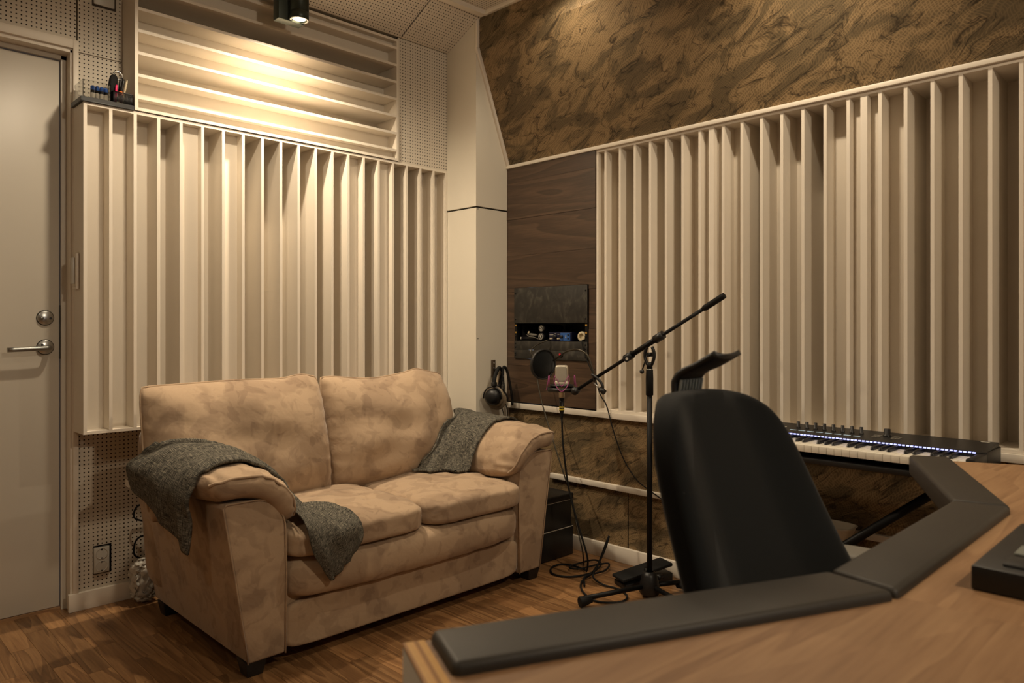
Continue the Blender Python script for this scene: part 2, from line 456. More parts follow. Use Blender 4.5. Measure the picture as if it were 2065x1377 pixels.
# wall above and left of the door
o = wpart('wall_door', bx(XL, YB, 2.1135, .7735, 3.2, 2.467), 'perforated white boards above the door')
bx(XL, YB, 0, -.262, 3.2, 2.113).obj('board', 'wall_white', o)
tag(bx(XL-.1, Y0, -.08, XL, 3.2, 2.8).obj('wall_left', 'wall_white'), 'white painted side wall beyond the door', kind='structure')
# wall behind the camera, opened for the added fill window
wf = G(); wx0, wx1, wz0, wz1 = .45, 1.45, 1.02, 2.08
wf.box(XL-.1, Y0-.14, -.08, wx0, Y0, 2.8); wf.box(wx1, Y0-.14, -.08, 3.1, Y0, 2.8)
wf.box(wx0, Y0-.14, -.08, wx1, Y0, wz0); wf.box(wx0, Y0-.14, wz1, wx1, Y0, 2.8)
tag(wf.obj('wall_front', 'wall_white'), 'white wall with the added window behind the desk', kind='structure')
wn = empty('window_added', (.95, Y0-.05, wz0)); tag(wn, 'added white framed fill window, unseen behind the desk', kind='structure')
fr = G()
for a in ((wx0, wz0, wx0+.05, wz1), (wx1-.05, wz0, wx1, wz1), (wx0+.05, wz0, wx1-.05, wz0+.05), (wx0+.05, wz1-.05, wx1-.05, wz1), (.93, wz0+.05, .97, wz1-.05)):
    fr.box(a[0], Y0-.08, a[1], a[2], Y0-.02, a[3])
fr.obj('window_frame', 'white_paint', wn)
for a, b in ((wx0+.05, .93), (.97, wx1-.05)):
    bx(a, Y0-.055, wz0+.05, b, Y0-.049, wz1-.05).obj('pane', 'window_glass', wn)
# corner casing: lower and upper box with a dark shadow gap
cc = G(); cc.box(CX, CY, 0, XR+.16, 3.12, 1.646)
cco = cc.obj('wall_corner', 'wall_white'); tag(cco, 'white boxed corner casing between back wall and right wall', kind='structure')
bx(CX-.002, CY-.002, 1.654, XR+.14, 3.12, 2.72).obj('upper_casing', 'wall_white', cco)
bx(CX+.012, CY+.012, 1.644, XR+.14, 3.11, 1.656).obj('shadow_gap', 'dark_hole', cco)
for zz, yy in ((.995, CY+.001), (1.64, CY+.001)):
    G().cyl((CX+.012, CY+.002, zz), (CX+.012, CY-.0025, zz), .0022, n=10).obj('screw', 'dark_plastic', cco)
# right wall: wallpapered, leaning inwards above the top trim, then upright
zt = 1.872; zf = 2.44
wr = G()
ya, yb = Y0, CY+.003
def slab(g, quad): g.extr([(px, yb, pz) for px, pz in quad], (0, ya-yb, 0))
slab(wr, [(XR+.012, -.08), (3.05, -.08), (3.05, .664), (XR+.012, .664)])
slab(wr, [(2.90, .664), (3.05, .664), (3.05, 1.868), (2.90, 1.868)])
slab(wr, [(XR+.006, 1.868), (3.05, 1.868), (3.05, zf), (CX+.008, zf)])
slab(wr, [(CX+.008, zf), (3.05, zf), (3.05, 2.8), (CX+.008, 2.8)])
wro = wr.obj('wall_right', 'camo_wallpaper'); tag(wro, 'right wall papered in olive brown draped netting print', kind='structure')
bx(XR+.011, Y0, .666, 2.90, .36, 1.866).obj('board', 'wall_white', wro)
# dark planks beside the diffusers, cut out around the rack
RK = (2.1765, 2.6595, .8925, 1.2515)
for i in range(7):
    z0 = .672+.1862*i; z1 = min(z0+.1852, 1.866)
    j = (i*37 % 5)*.0006; xa, xb = XR-.006+j, XR+.02
    if z1 < RK[2] or z0 > RK[3]:
        bx(xa, 2.1375, z0, xb, CY+.001, z1).obj('plank', 'dark_plank', wro)
    elif z0 > RK[2] and z1 < RK[3]:
        bx(xa, 2.1375, z0, xb, RK[0], z1).obj('plank', 'dark_plank', wro); bx(xa, RK[1], z0, xb, CY+.001, z1).obj('plank', 'dark_plank', wro)
    else:
        g = G(); c0, c1 = max(z0, RK[2]), min(z1, RK[3])
        g.box(xa, 2.1375, c0, xb, RK[0], c1); g.box(xa, RK[1], c0, xb, CY+.001, c1)
        if c0 > z0: g.box(xa, 2.1375, z0, xb, CY+.001, c0)
        if c1 < z1: g.box(xa, 2.1375, c1, xb, CY+.001, z1)
        g.obj('plank', 'dark_plank', wro)
bx(2.86, 2.1375, .665, 2.90, CY, 1.867).obj('plank_backing', 'dark_hole', wro)
# trims
def trim(n, quad, mat='white_paint', lab=''):
    o = quad.obj('trim_%d' % n, mat, bevel=.0015); tag(o, lab, kind='structure'); return o
trim(2, bx(XR-.013, Y0, 1.8665, XR+.02, CY+.001, 1.883), lab='white strip along the top of the right wall diffusers')
trim(3, bx(XR-.010, Y0, .6385, XR+.015, CY+.001, .6655), lab='white strip under the diffusers and planks')
trim(4, bx(XR-.008, Y0, .318, XR+.014, CY-.3, .341), lab='narrow white strip across the lower wallpaper')
bs = bx(XR-.004, Y0, 0, XR+.013, 2.70, .067).obj('baseboard_right', 'white_paint', bevel=.002); tag(bs, 'white skirting along the right wall', kind='structure')
bs = bx(.7455, YB-.016, 0, CX, YB+.001, .066).obj('baseboard_back', 'white_paint', bevel=.002); tag(bs, 'white skirting below the perforated back wall', kind='structure')
g = G(); d = Vector((CX+.008-XR-.006, 0, zf-1.868)); nrm = Vector((-d.z, 0, d.x)).normalized()
a = Vector((XR+.004, CY-.016, 1.876)); b = Vector((CX+.002, CY-.016, zf))
g.extr([a+nrm*.014, a-nrm*.008, b-nrm*.008, b+nrm*.014], (0, .018, 0)); trim(5, g, lab='slanting white strip between corner casing and leaning wallpaper')
trim(6, bx(CX-.006, CY-.016, zf-.005, CX+.012, CY+.002, ZC), lab='upright white strip at the top of the corner casing')
trim(7, bx(CX-.008, Y0, ZC-.020, CX+.010, 2.66, ZC+.001), lab='white strip between ceiling and wallpaper')
# seam of the lower wallpaper
bx(XR+.0105, 1.962, .068, XR+.0125, 1.965, .318).obj('seam', 'dark_hole', wro)

# ------------------------------------------------------------------ door
dr = empty('door_1', (.30, 3.14, 0)); tag(dr, 'white flush studio door with steel lever handle', kind='structure')
leaf = bx(-.165, 3.14, .012, .733, 3.18, 2.044).obj('leaf', 'door_white', dr, .002)
jm = G(); jm.box(.736, 3.128, 0, .7535, 3.2, 2.062); jm.box(-.19, 3.128, 2.048, .7535, 3.2, 2.066); jm.box(-.19, 3.128, 0, -.168, 3.2, 2.062); jm.obj('jamb', 'door_white', dr)
j2 = G(); j2.box(.7535, 3.078, 0, .7605, 3.2, 2.075); j2.box(-.21, 3.078, 2.066, .7605, 3.2, 2.080); j2.obj('stop', 'white_paint', dr)
j3 = G(); j3.box(.7605, 3.066, .066, .7785, 3.16, 2.112); j3.box(-.26, 3.066, 2.080, .7605, 3.16, 2.112); j3.box(-.26, 3.066, 0, -.21, 3.16, 2.08)
j3.obj('architrave', 'white_paint', dr, .0015)
bx(-.165, 3.136, 0, .7535, 3.2, .010).obj('threshold', 'oak_desk', dr)
def rose(z, nm):
    g = G().lathe([(0, .0095), (.0245, .0095), (.0262, .008), (.0262, .0)], (.687, 3.1405, z), (0, -1, 0), 32); o = g.obj(nm, 'steel', dr)
    G().lathe([(.0262, .004), (.0285, .003), (.0285, -.0005), (.02, -.0005)], (.687, 3.1405, z), (0, -1, 0), 32).obj('rim', 'dark_plastic', o)
    return o
lk = rose(1.086, 'lock_plate')
G().cyl((.703, 3.133, 1.084), (.703, 3.1295, 1.084), .0045, n=14).obj('keyhole', 'dark_plastic', lk)
G().lathe([(0, .016), (.0058, .015), (.007, .009)], (.674, 3.1405, 1.084), (0, -1, 0), 16).obj('thumb_turn', 'satin_steel', lk)
hd = rose(.978, 'handle')
G().cyl((.676, 3.133, .986), (.676, 3.1295, .986), .0045, n=14).obj('screw', 'dark_plastic', hd)
G().tube(cr([(.694, 3.135, .976), (.694, 3.105, .976), (.688, 3.090, .976), (.668, 3.086, .9755), (.560, 3.086, .971)], 6), .0088, 14).obj('lever', 'satin_steel', hd)
bx(.7325, 3.137, .933, .7372, 3.1425, 1.133).obj('strike_plate', 'dark_plastic', dr)
# wireless contact sensor on the diffuser side, white
se = empty('door_sensor', (.758, 3.03, 1.22)); tag(se, 'small white plastic contact sensor beside the door frame', 'sensor')
bx(.7515, 2.990, 1.195, .7605, 3.008, 1.318).obj('bracket', 'white_paint', se, .001)
bx(.7440, 3.012, 1.208, .7605, 3.040, 1.305).obj('sensor_body', 'outlet_white', se, .003)
bx(.7500, 2.990, 1.190, .7605, 3.035, 1.197).obj('foot_plate', 'white_paint', se, .001)

# ------------------------------------------------------------------ diffusers
def diffuser_x(name, label, xs, z0, z1, depths, th, yfront, back):
    """fins upright, standing along x; front at yfront"""
    t = empty(name, ((xs[0]+xs[-1])/2, back, z0)); tag(t, label, 'diffuser', 'white slatted acoustic diffusers')
    bx(xs[0], yfront, z1-.0105, xs[-1]+th, back, z1).obj('top_board', 'white_paint', t)
    bx(xs[0], yfront, z0, xs[-1]+th, back, z0+.0105).obj('bottom_board', 'white_paint', t)
    me = bx(0, yfront, z0+.0105, th, back, z1-.0105).mesh('fin'); me.materials.append(MATS['white_paint'])
    for xx in xs:
        o = pobj('fin', me, None, t); o.location = (xx, 0, 0)
    for i, d in enumerate(depths):
        bx(xs[i]+th, yfront+d, z0+.0105, xs[i+1], min(yfront+d+.008, back+.02), z1-.0105).obj('well_back', 'white_paint', t)
    return t
PX = .0834; TH = .0115
xs = [.7615+PX*i for i in range(21)]
dep = [.068, .082, .108, .150, .035, .136, .047, .150, .150, .136, .128, .136, .120, .045, .150, .036, .150, .135, .081, .071]
diffuser_x('acoustic_diffuser', 'wide white diffuser of upright slats behind the sofa', xs, .667, 1.857, dep, TH, YF, 3.095)
# horizontal one above
t = empty('acoustic_diffuser', (1.53, 3.09, 1.862)); tag(t, 'white diffuser of level slats high up under the lamp', 'diffuser', 'white slatted acoustic diffusers')
hx0, hx1, hz0, hz1, yf2 = .9315, 2.1315, 1.8615, 2.452, YF-.004; HB = 3.125
bx(hx0, yf2, hz0, hx0+.012, HB, hz1).obj('side_board', 'white_paint', t); bx(hx1-.012, yf2, hz0, hx1, HB, hz1).obj('side_board', 'white_paint', t)
hz = [hz0, 1.905, 1.988, 2.0715, 2.155, 2.2375, 2.320, 2.403, hz1-.0115]
me = bx(hx0+.012, yf2, 0, hx1-.012, HB, .0115).mesh('fin'); me.materials.append(MATS['white_paint'])
for z in hz:
    o = pobj('fin', me, None, t); o.location = (0, 0, z)
for i, q in enumerate((0, 1, 4, 2, 2, 4, 1, 0)):
    dd = (.035, .072, .108, 0, .172)[q]
    bx(hx0+.012, yf2+dd, hz[i]+.0115, hx1-.012, yf2+dd+.008, hz[i+1]).obj('well_back', 'white_paint', t)
# three on the right wall
def diffuser_y(label, y_hi, n_edge=.0355):
    W = .5905; t = empty('acoustic_diffuser', (2.9, y_hi-W/2, .6655)); tag(t, label, 'diffuser', 'white slatted acoustic diffusers')
    z0, z1 = .6662, 1.8662; th = .0115; xb = XR+.225
    bx(XR, y_hi-W, z1-.011, xb, y_hi, z1).obj('top_board', 'white_paint', t); bx(XR, y_hi-W, z0, xb, y_hi, z0+.011).obj('bottom_board', 'white_paint', t)
    gap = (W-2*th-2*n_edge-7*th)/6
    ys = [y_hi-th]; y = y_hi-th-n_edge-th; ys.append(y)
    for k in range(6): y -= gap+th; ys.append(y)
    ys.append(y_hi-W)
    me = bx(XR, 0, z0+.011, xb, th, z1-.011).mesh('fin'); me.materials.append(MATS['white_paint'])
    for yy in ys:
        o = pobj('fin', me, None, t); o.location = (0, yy, 0)
    for i, q in enumerate((0, 1, 4, 2, 2, 4, 1, 0)):
        dd = .04+.04*q
        bx(XR+dd, ys[i+1]+th, z0+.011, XR+dd+.008, ys[i], z1-.011).obj('well_back', 'white_paint', t)
diffuser_y('white upright slat diffuser next to the dark planks', 2.135)
diffuser_y('white upright slat diffuser behind the chair headrest', 1.5445)
diffuser_y('white upright slat diffuser at the far right behind the keyboard end', .954)

# ------------------------------------------------------------------ ceiling lamps
def make_lamp(i, spec):
    x, y, z, watts, cone, blend, srad, aim = spec
    labs = ['dark tube ceiling lamp glowing in front of the level slat diffuser', 'dark tube ceiling lamp out over the sofa', 'dark tube ceiling lamp out near the right wall', 'dark tube ceiling lamp behind the desk near the added window', 'dark tube ceiling lamp out above the keyboard', 'added fill lamp, unseen, on the door side of the room']
    t = empty('ceiling_lamp', (x, y, z)); tag(t, labs[i], 'lamp', 'tube ceiling lamps')
    top = ZC-.002 if y < 2.6 else ZC-.01-(y-2.665)*.48-.03
    bx(x-.077, y+.012, z-.004, x+.036, y+.060, top).obj('mounting_box', 'lamp_body', t, .003)
    G().lathe([(.0, top-z), (.0385, top-z), (.0385, .034), (.0368, .033), (.0368, .031), (.0385, .030), (.0385, .002), (.0365, .0), (.030, .0), (.030, .006), (.026, .008)], (x, y-.012, z), (0, 0, 1), 40).obj('tube', 'lamp_body', t)
    G().lathe([(.0365, -.0006), (.0300, -.0006)], (x, y-.012, z), (0, 0, 1), 40).obj('ring', 'steel', t)
    G().lathe([(0, .006), (.0262, .006)], (x, y-.012, z), (0, 0, 1), 32).obj('bulb', 'lamp_glow', t)
    l = bpy.data.lights.new('lamp_beam', 'SPOT'); l.energy = watts; l.color = WARM; l.spot_size = R(cone); l.spot_blend = blend; l.shadow_soft_size = srad
    o = bpy.data.objects.new('lamp_beam', l); COL.objects.link(o); o.location = (x, y-.012, z-.004)
    o.rotation_euler = (Vector(aim)-o.location).to_track_quat('-Z', 'Y').to_euler()
    o.parent = t; o.matrix_parent_inverse = t.matrix_world.inverted()
plain('lamp_body', (52, 58, 50), .4, .5, .5, .08, 40)
for i, sp in enumerate(LAMP_SPECS): make_lamp(i, sp)
# ================================================================== SOFA
SM = 1.618                      # middle of the sofa
sofa = empty('loveseat', (SM, 2.45, 0)); tag(sofa, 'tan suede two-seat sofa with padded arms in front of the back wall', 'sofa')
def nz(p, s=9.0, a=.006): return (noise.noise(Vector(p)*s))*a
def mx(x, side): return x if side < 0 else 2*SM-x
# frame
bx(1.10, 2.135, .046, 2*SM-1.10, 2.86, .30).obj('base_frame', 'suede', sofa, .012, 3)
G().soft(lambda u,v,w: (SM+u*.513, 2.128+v*.016+.0*w, .118+w*.074+u*u*0), (40,6,10), 9).obj('front_rail', 'suede', sofa)
for cxx, hw in ((1.372, .272), (1.882, .254)):
    pass
G().soft(lambda u,v,w: (SM+u*.515, 2.285+v*.205-.018*(1-w*w)*(v<0), .262+w*.074+nz((u*3,v,w*2), 2.2, .006)), (44,14,12), 6).obj('seat_deck', 'suede', sofa)
SOFT = []
# seat cushions
def seat_cushion(x0, x1, seed):
    c, hw = (x0+x1)/2, (x1-x0)/2
    def fn(u, v, w):
        crown = (1-u*u)*(1-v*v*.6)
        z = .376+w*.050+max(0, w)*.022*crown+nz((c+u*hw*3, v*2, seed), 2.6, .010)*max(0, w)
        y = 2.325+v*.262
        if v < -.55: z -= (-(v+.55))*.030*max(0, w)
        y += nz((u*4, w*3, seed), 3, .006)*(v < 0)
        return (c+u*(hw+.003), y, z)
    return G().soft(fn, (36,32,14), 6.5).obj('seat_cushion', 'suede', sofa)
sc1 = seat_cushion(1.108, 1.640, 1.0); sc2 = seat_cushion(1.642, 2.135, 5.0)
# back cushions: two bulging faces meeting in a piped seam
def back_cushion(x0, x1, ztop, seed, sag):
    c, hw = (x0+x1)/2, (x1-x0)/2; NU, NW = 56, 44
    def fn(u, w, side):
        h = (w+1)/2
        # rounded rectangle outline
        k = 1-.030*(abs(u)**8)*(abs(w)**8)
        x = c+u*hw*k*(1-.010*max(0, w)); z = .405+(ztop-.405)*((w*k+1)/2)
        z += (.006*math.sin(u*4.2+seed)+.012*math.exp(-((u-sag)/.16)**2)-.010*math.exp(-((u+sag*.2)/.5)**2))*max(0, w)**3
        f = ((1-abs(u)**4.5)*(1-abs(w)**3.6))
        f = max(f, 0)**.52
        y = 2.548+.105*h
        if side < 0:
            y -= .105*f*(1+.25*math.sin(h*math.pi))
            y += nz((u*1.9+seed, w*2.0, .3), 1.25, .020)*f+.016*math.exp(-((w-.10)/.22)**2)*math.exp(-((u-.1)/.55)**2)
            g_ = math.exp(-(1-abs(w))*9)+math.exp(-(1-abs(u))*11)
            y += .0035*g_*math.sin(u*34+2*math.sin(u*7+seed))*(abs(w) > .5)*(f > 0)+.0035*math.exp(-(1-abs(u))*10)*math.sin(w*26+seed)*(f > 0)
        else: y += .085*f
        return (x, y, z)
    V = []; F = []
    for sd_ in (-1, 1):
        for i in range(NU+1):
            for j in range(NW+1):
                uu = math.sin((2*i/NU-1)*math.pi/2); ww = math.sin((2*j/NW-1)*math.pi/2)
                V.append(fn(uu, ww, sd_))
    o = (NU+1)*(NW+1)
    for i in range(NU):
        for j in range(NW):
            a = i*(NW+1)+j; b = a+NW+1
            F.append((a, b, b+1, a+1)); F.append((o+a, o+a+1, o+b+1, o+b))
    me_ = G().add(V, F, True).mesh('back_cushion')
    b_m = bmesh.new(); b_m.from_mesh(me_); bmesh.ops.remove_doubles(b_m, verts=b_m.verts, dist=.0004); b_m.to_mesh(me_); b_m.free(); me_.update()
    ob = pobj('back_cushion', me_, 'suede', sofa)
    pts = [fn(-1, -1+2*i/24, 1) for i in range(2, 25)]+[fn(-1+2*i/40, 1, 1) for i in range(1, 41)]+[fn(1, 1-2*i/24, 1) for i in range(1, 23)]
    G().tube(pts, .0045, 8).obj('piping', 'suede', ob)
    return ob
def _pn(u, v, w, p):
    t = Vector([math.copysign(math.sin(min(1,abs(c))*math.pi/2), c) for c in (u, v, w)])
    ln = (abs(t.x)**p+abs(t.y)**p+abs(t.z)**p)**(1/p); t = t*(max(abs(t.x), abs(t.y), abs(t.z))/ln)
    return t.x, t.y, t.z
bc1 = back_cushion(.852, 1.527, .858, 2.0, .78); bc2 = back_cushion(1.531, 2.165, .848, 6.0, .55)
# back frame
G().soft(lambda u,v,w: (SM+u*(.705-.02*(1-w)), 2.83+v*.065, .395+w*.325), (40,8,20), 10).obj('back_frame', 'suede', sofa)
arms = []; pills = []
for sd in (-1, 1):
    # arm panel: flaring outwards, rounded inner shoulder
    prof = [(.984, .046), (.945, .30), (.908, .522), (.918, .532), (1.005, .532)]
    for k in range(1, 10):
        a = math.pi/2*(1-k/9); prof.append((1.005+.098*math.cos(a), .430+.102*math.sin(a)))
    prof += [(1.106, .30), (1.103, .046)]
    g = G(); P = [(mx(px, sd), 2.108, pz) for px, pz in prof]
    if sd > 0: P = P[::-1]
    g.extr(P, (0, .77, 0))
    arms.append(g.obj('arm', 'suede', sofa, .008, 3))
    pts = [(mx(px, sd), 2.1075, pz) for px, pz in prof]
    G().tube(pts, .0028, 6).obj('arm_piping', 'suede', arms[-1])
    # padded arm pillow wrapped over the shoulder
    cl = cr([(.872, 0, .552), (.905, 0, .570), (.965, 0, .580), (1.030, 0, .566), (1.083, 0, .526), (1.113, 0, .470), (1.124, 0, .424)], 8)
    def fn(u, v, w, cl=cl, sd=sd, gk=1.0):
        q = (u+1)/2*(len(cl)-1); i = min(int(q), len(cl)-2); f = q-i
        c = cl[i].lerp(cl[i+1], f); tg = (cl[i+1]-cl[i]).normalized(); n = Vector((-tg.z, 0, tg.x))
        th = .052-.012*max(0, u)
        y = 2.375+v*.305+.010*(1-w)*(v < -.5)
        gat = math.exp(-(v+1)*5.5)
        wv = .0110*gat*math.sin(u*24+2*math.sin(u*9))*max(0, w)*gk
        off = w*th+wv+nz((u*3, v*3, sd*4), 2.0, .008)*max(0, w)+.008*max(0, w)*(1-v*v)
        p = c+n*off
        return (mx(p.x, sd), y, p.z)
    fnn = fn if sd < 0 else fn
    g = G().soft(fnn, (60, 40, 12), 3.4)
    if sd > 0: g.f = [tuple(reversed(q)) for q in g.f]
    pl = g.obj('arm_pillow', 'suede', sofa); pills.append(pl)
    pp = [Vector(fn(*_pn(-1+2*i/50, -1, .42, 3.4), gk=.15))+Vector((0, -.002, .001)) for i in range(2, 50)]
    G().tube(pp, .0048, 8).obj('piping', 'suede', pl)
    for yy in (2.135, 2.80):
        g = G(); a = (mx(1.012, sd), yy)
        b0, b1 = .024, .034
        v = [(a[0]-b0, yy-b0+.01, 0), (a[0]+b0, yy-b0+.01, 0), (a[0]+b0, yy+b0+.01, 0), (a[0]-b0, yy+b0+.01, 0), (a[0]-b1, yy-b1+.01, .05), (a[0]+b1, yy-b1+.01, .05), (a[0]+b1, yy+b1+.01, .05), (a[0]-b1, yy+b1+.01, .05)]
        g.add(v, [(0,3,2,1),(4,5,6,7),(0,1,5,4),(1,2,6,5),(2,3,7,6),(3,0,4,7)])
        g.obj('foot', 'black_plastic', sofa, .002)

# ------------------------------------------------------------------ throws
def sofa_bvh():
    vs_, fs = [], []
    for o in sofa.children:
        if o.name.startswith('foot'): continue
        b = len(vs_); vs_ += [v.co.copy() for v in o.data.vertices]; fs += [tuple(b+i for i in p.vertices) for p in o.data.polygons]
    return BVHTree.FromPolygons(vs_, fs)
BV = sofa_bvh()
def throw(label, rows, nu, nv, wr_amp, seed, gap=.011):
    m = len(rows[0]); cols = []
    # interpolate along rows, then across
    R2 = [cr(r, 10) for r in rows]
    grid = []
    for j in range(len(R2[0])):
        grid.append(cr([r[j] for r in R2], 10))
    nj, ni = len(grid), len(grid[0])
    P = [[grid[j][i].copy() for j in range(nj)] for i in range(ni)]
    def nrm(i, j):
        a = P[min(i+1, ni-1)][j]-P[max(i-1, 0)][j]; b = P[i][min(j+1, nj-1)]-P[i][max(j-1, 0)]
        n = a.cross(b); return n.normalized() if n.length > 1e-9 else Vector((0,0,1))
    Nn = [[nrm(i, j) for j in range(nj)] for i in range(ni)]
    for i in range(ni):
        for j in range(nj):
            u, v = i/(ni-1), j/(nj-1)
            h = math.sin(v*17+3*noise.noise(Vector((u*3.0, v*2, seed)))*2)*.55+noise.noise(Vector((u*9, v*7, seed+3)))
            P[i][j] = P[i][j]+Nn[i][j]*h*wr_amp
    for it in range(4):
        for i in range(ni):
            for j in range(nj):
                p = P[i][j]; loc, n, idx, d = BV.find_nearest(p)
                if loc is None: continue
                s_ = (p-loc).dot(n)
                if s_ < gap and d < .09: P[i][j] = loc+n*gap if s_ < 0 or d < gap else p
        if it < 3:
            Q = [[p.copy() for p in r] for r in P]
            for i in range(1, ni-1):
                for j in range(1, nj-1):
                    P[i][j] = Q[i][j]*.6+(Q[i-1][j]+Q[i+1][j]+Q[i][j-1]+Q[i][j+1])*.1
    # closed cloth with thickness and a thick hem
    g = G(); th = .0045; V = []; uv = []
    Nn = [[nrm(i, j) for j in range(nj)] for i in range(ni)]
    for sgn in (1, -1):
        for i in range(ni):
            for j in range(nj):
                V.append(P[i][j]+Nn[i][j]*th*sgn); uv.append((i/(ni-1)*(ni/nj)*.6, j/(nj-1)*.6))
    F = []; o = ni*nj
    for i in range(ni-1):
        for j in range(nj-1):
            a = i*nj+j; F.append((a, a+nj, a+nj+1, a+1)); F.append((o+a, o+a+1, o+a+nj+1, o+a+nj))
    ring = [(0, j) for j in range(nj)]+[(i, nj-1) for i in range(1, ni)]+[(ni-1, j) for j in range(nj-2, -1, -1)]+[(i, 0) for i in range(ni-2, 0, -1)]
    for k in range(len(ring)):
        a = ring[k][0]*nj+ring[k][1]; b = ring[(k+1) % len(ring)]; b = b[0]*nj+b[1]
        F.append((a, b, o+b, o+a))
    g.add(V, F, True); g.uv = uv
    t = g.obj('throw_blanket', 'throw_weave'); tag(t, label, 'blanket', 'grey woven throws on the sofa arms')
    return t, P
rowsL = [
 [(.850,2.215,0.378), (.838,2.30,0.425), (.820,2.44,0.482), (.806,2.60,0.538)],
 [(.846,2.20,0.470), (.832,2.29,0.490), (.815,2.44,0.538), (.802,2.62,0.570)],
 [(.840,2.19,0.545), (.828,2.29,0.565), (.818,2.44,0.592), (.812,2.60,0.612)],
 [(.880,2.185,0.620), (.880,2.29,0.635), (.88,2.43,0.648), (.885,2.575,0.656)],
 [(.960,2.185,0.644), (.962,2.28,0.654), (.965,2.40,0.664), (.97,2.53,0.670)],
 [(1.045,2.190,0.630), (1.05,2.26,0.640), (1.06,2.36,0.648), (1.07,2.47,0.652)],
 [(1.110,2.185,0.572), (1.120,2.24,0.586), (1.130,2.30,0.592), (1.140,2.39,0.590)],
 [(1.150,2.165,0.495), (1.165,2.20,0.510), (1.170,2.24,0.510), (1.180,2.29,0.505)],
 [(1.155,2.110,0.455), (1.180,2.15,0.468), (1.215,2.20,0.464), (1.235,2.27,0.458)],
 [(1.148,2.052,.422), (1.190,2.07,.446), (1.250,2.12,.446), (1.318,2.20,.436)],
 [(1.160,2.030,.355), (1.205,2.032,.385), (1.270,2.035,.412), (1.342,2.075,.424)],
 [(1.188,2.034,.305), (1.225,2.034,.322), (1.282,2.036,.350), (1.342,2.040,.378)],
 [(1.222,2.040,.258), (1.242,2.040,.268), (1.280,2.040,.302), (1.320,2.040,.336)]]
tl, _ = throw('grey woven throw trailing from the left arm onto the seat', rowsL, 0, 0, .009, 1.0)
rowsR = [
 [(2.395,2.37,0.436), (2.40,2.48,0.426), (2.405,2.60,0.426), (2.41,2.70,0.436)],
 [(2.398,2.36,0.528), (2.402,2.48,0.528), (2.406,2.60,0.528), (2.41,2.70,0.538)],
 [(2.380,2.35,0.598), (2.385,2.47,0.610), (2.39,2.58,0.618), (2.39,2.68,0.618)],
 [(2.305,2.34,0.628), (2.305,2.45,0.643), (2.305,2.55,0.653), (2.30,2.64,0.658)],
 [(2.215,2.33,0.633), (2.205,2.43,0.652), (2.20,2.51,0.664), (2.18,2.57,0.668)],
 [(2.130,2.32,0.588), (2.105,2.41,0.616), (2.08,2.47,0.628), (2.05,2.53,0.628)],
 [(2.075,2.32,0.518), (2.04,2.39,0.540), (2.00,2.44,0.553), (1.96,2.49,0.553)],
 [(2.040,2.31,0.456), (1.995,2.37,0.472), (1.94,2.42,0.480), (1.89,2.465,0.482)],
 [(2.005,2.31,0.426), (1.96,2.37,0.431), (1.905,2.41,0.432), (1.850,2.455,0.434)]]
tr_, _ = throw('grey woven throw tucked behind the right arm pillow', rowsR, 0, 0, .009, 4.0)
# small tag and bag behind the sofa
tgo = G().add([(.803,2.622,.550),(.812,2.600,.538),(.8105,2.606,.520),(.802,2.626,.530),(.8045,2.622,.550),(.8135,2.600,.538),(.812,2.606,.520),(.8035,2.626,.530)], [(0,1,2,3),(7,6,5,4),(0,4,5,1),(1,5,6,2),(2,6,7,3),(3,7,4,0)])
pobj('care_tag', tgo.mesh('care_tag'), 'bag_white', tl)
bg = G().soft(lambda u,v,w: (.985+u*.045+nz((u*2,v*3,w*4),2,.02), 3.0+v*.045+nz((u*3,v*2,w*3),2,.02), .085+w*.083), (16,14,18), 2.6).obj('plastic_bag', 'bag_white'); tag(bg, 'white plastic bag squeezed behind the left end of the sofa', 'bag')
for i, (z0, z1) in enumerate(((.30, .36), (.155, .235))):
    o = G().tube(cr([(1.02, 3.035, z1+.01), (.975, 3.04, z1), (.962, 3.045, (z0+z1)/2), (.970, 3.04, z0+.01), (1.02, 3.03, z0-.01)], 6), .0035, 8).obj('power_cable', 'black_rubber')
    tag(o, ('black cable loop peeking out behind the sofa, the upper one', 'black cable loop above the plastic bag behind the sofa')[i], 'cable')

# ------------------------------------------------------------------ outlet and cover in the perforated wall
ou = empty('wall_outlet', (.862, YB, .17)); tag(ou, 'double wall socket set in a cut-out of the perforated wall', 'socket')
bx(.829, YB-.0008, .118, .893, YB+.002, .226).obj('cut_out', 'dark_hole', ou)
bx(.829, YB-.006, .121, .886, YB-.0004, .2215).obj('socket_frame', 'grey_plastic', ou, .002)
fp = bx(.8305, YB-.0105, .1235, .8835, YB-.005, .2195).obj('face_plate', 'outlet_white', ou, .004)
for zc in (.148, .195):
    G().lathe([(0, -.004), (.0165, -.004), (.019, .0006), (.0205, .0012), (.0205, 0)], (.857, YB-.0108, zc), (0, -1, 0), 28).obj('socket_well', 'outlet_white', ou)
    for dx in (-.0085, .0085): G().cyl((.857+dx, YB-.0050, zc), (.857+dx, YB-.0073, zc), .0026, n=10).obj('pin_hole', 'dark_hole', ou)
    for dz in (-.0165, .0165): bx(.8545, YB-.0118, zc+dz-.002, .8595, YB-.009, zc+dz+.002).obj('earth_clip', 'dark_plastic', ou)
cv = empty('cover_plate', (.868, YB, 2.32)); tag(cv, 'square white cover plate high on the perforated wall above the door', 'cover plate')
bx(.826, YB-.004, 2.262, .908, YB-.0005, 2.36).obj('gasket', 'slat_brown', cv)
bx(.830, YB-.010, 2.268, .902, YB-.003, 2.356).obj('plate', 'outlet_white', cv, .004)

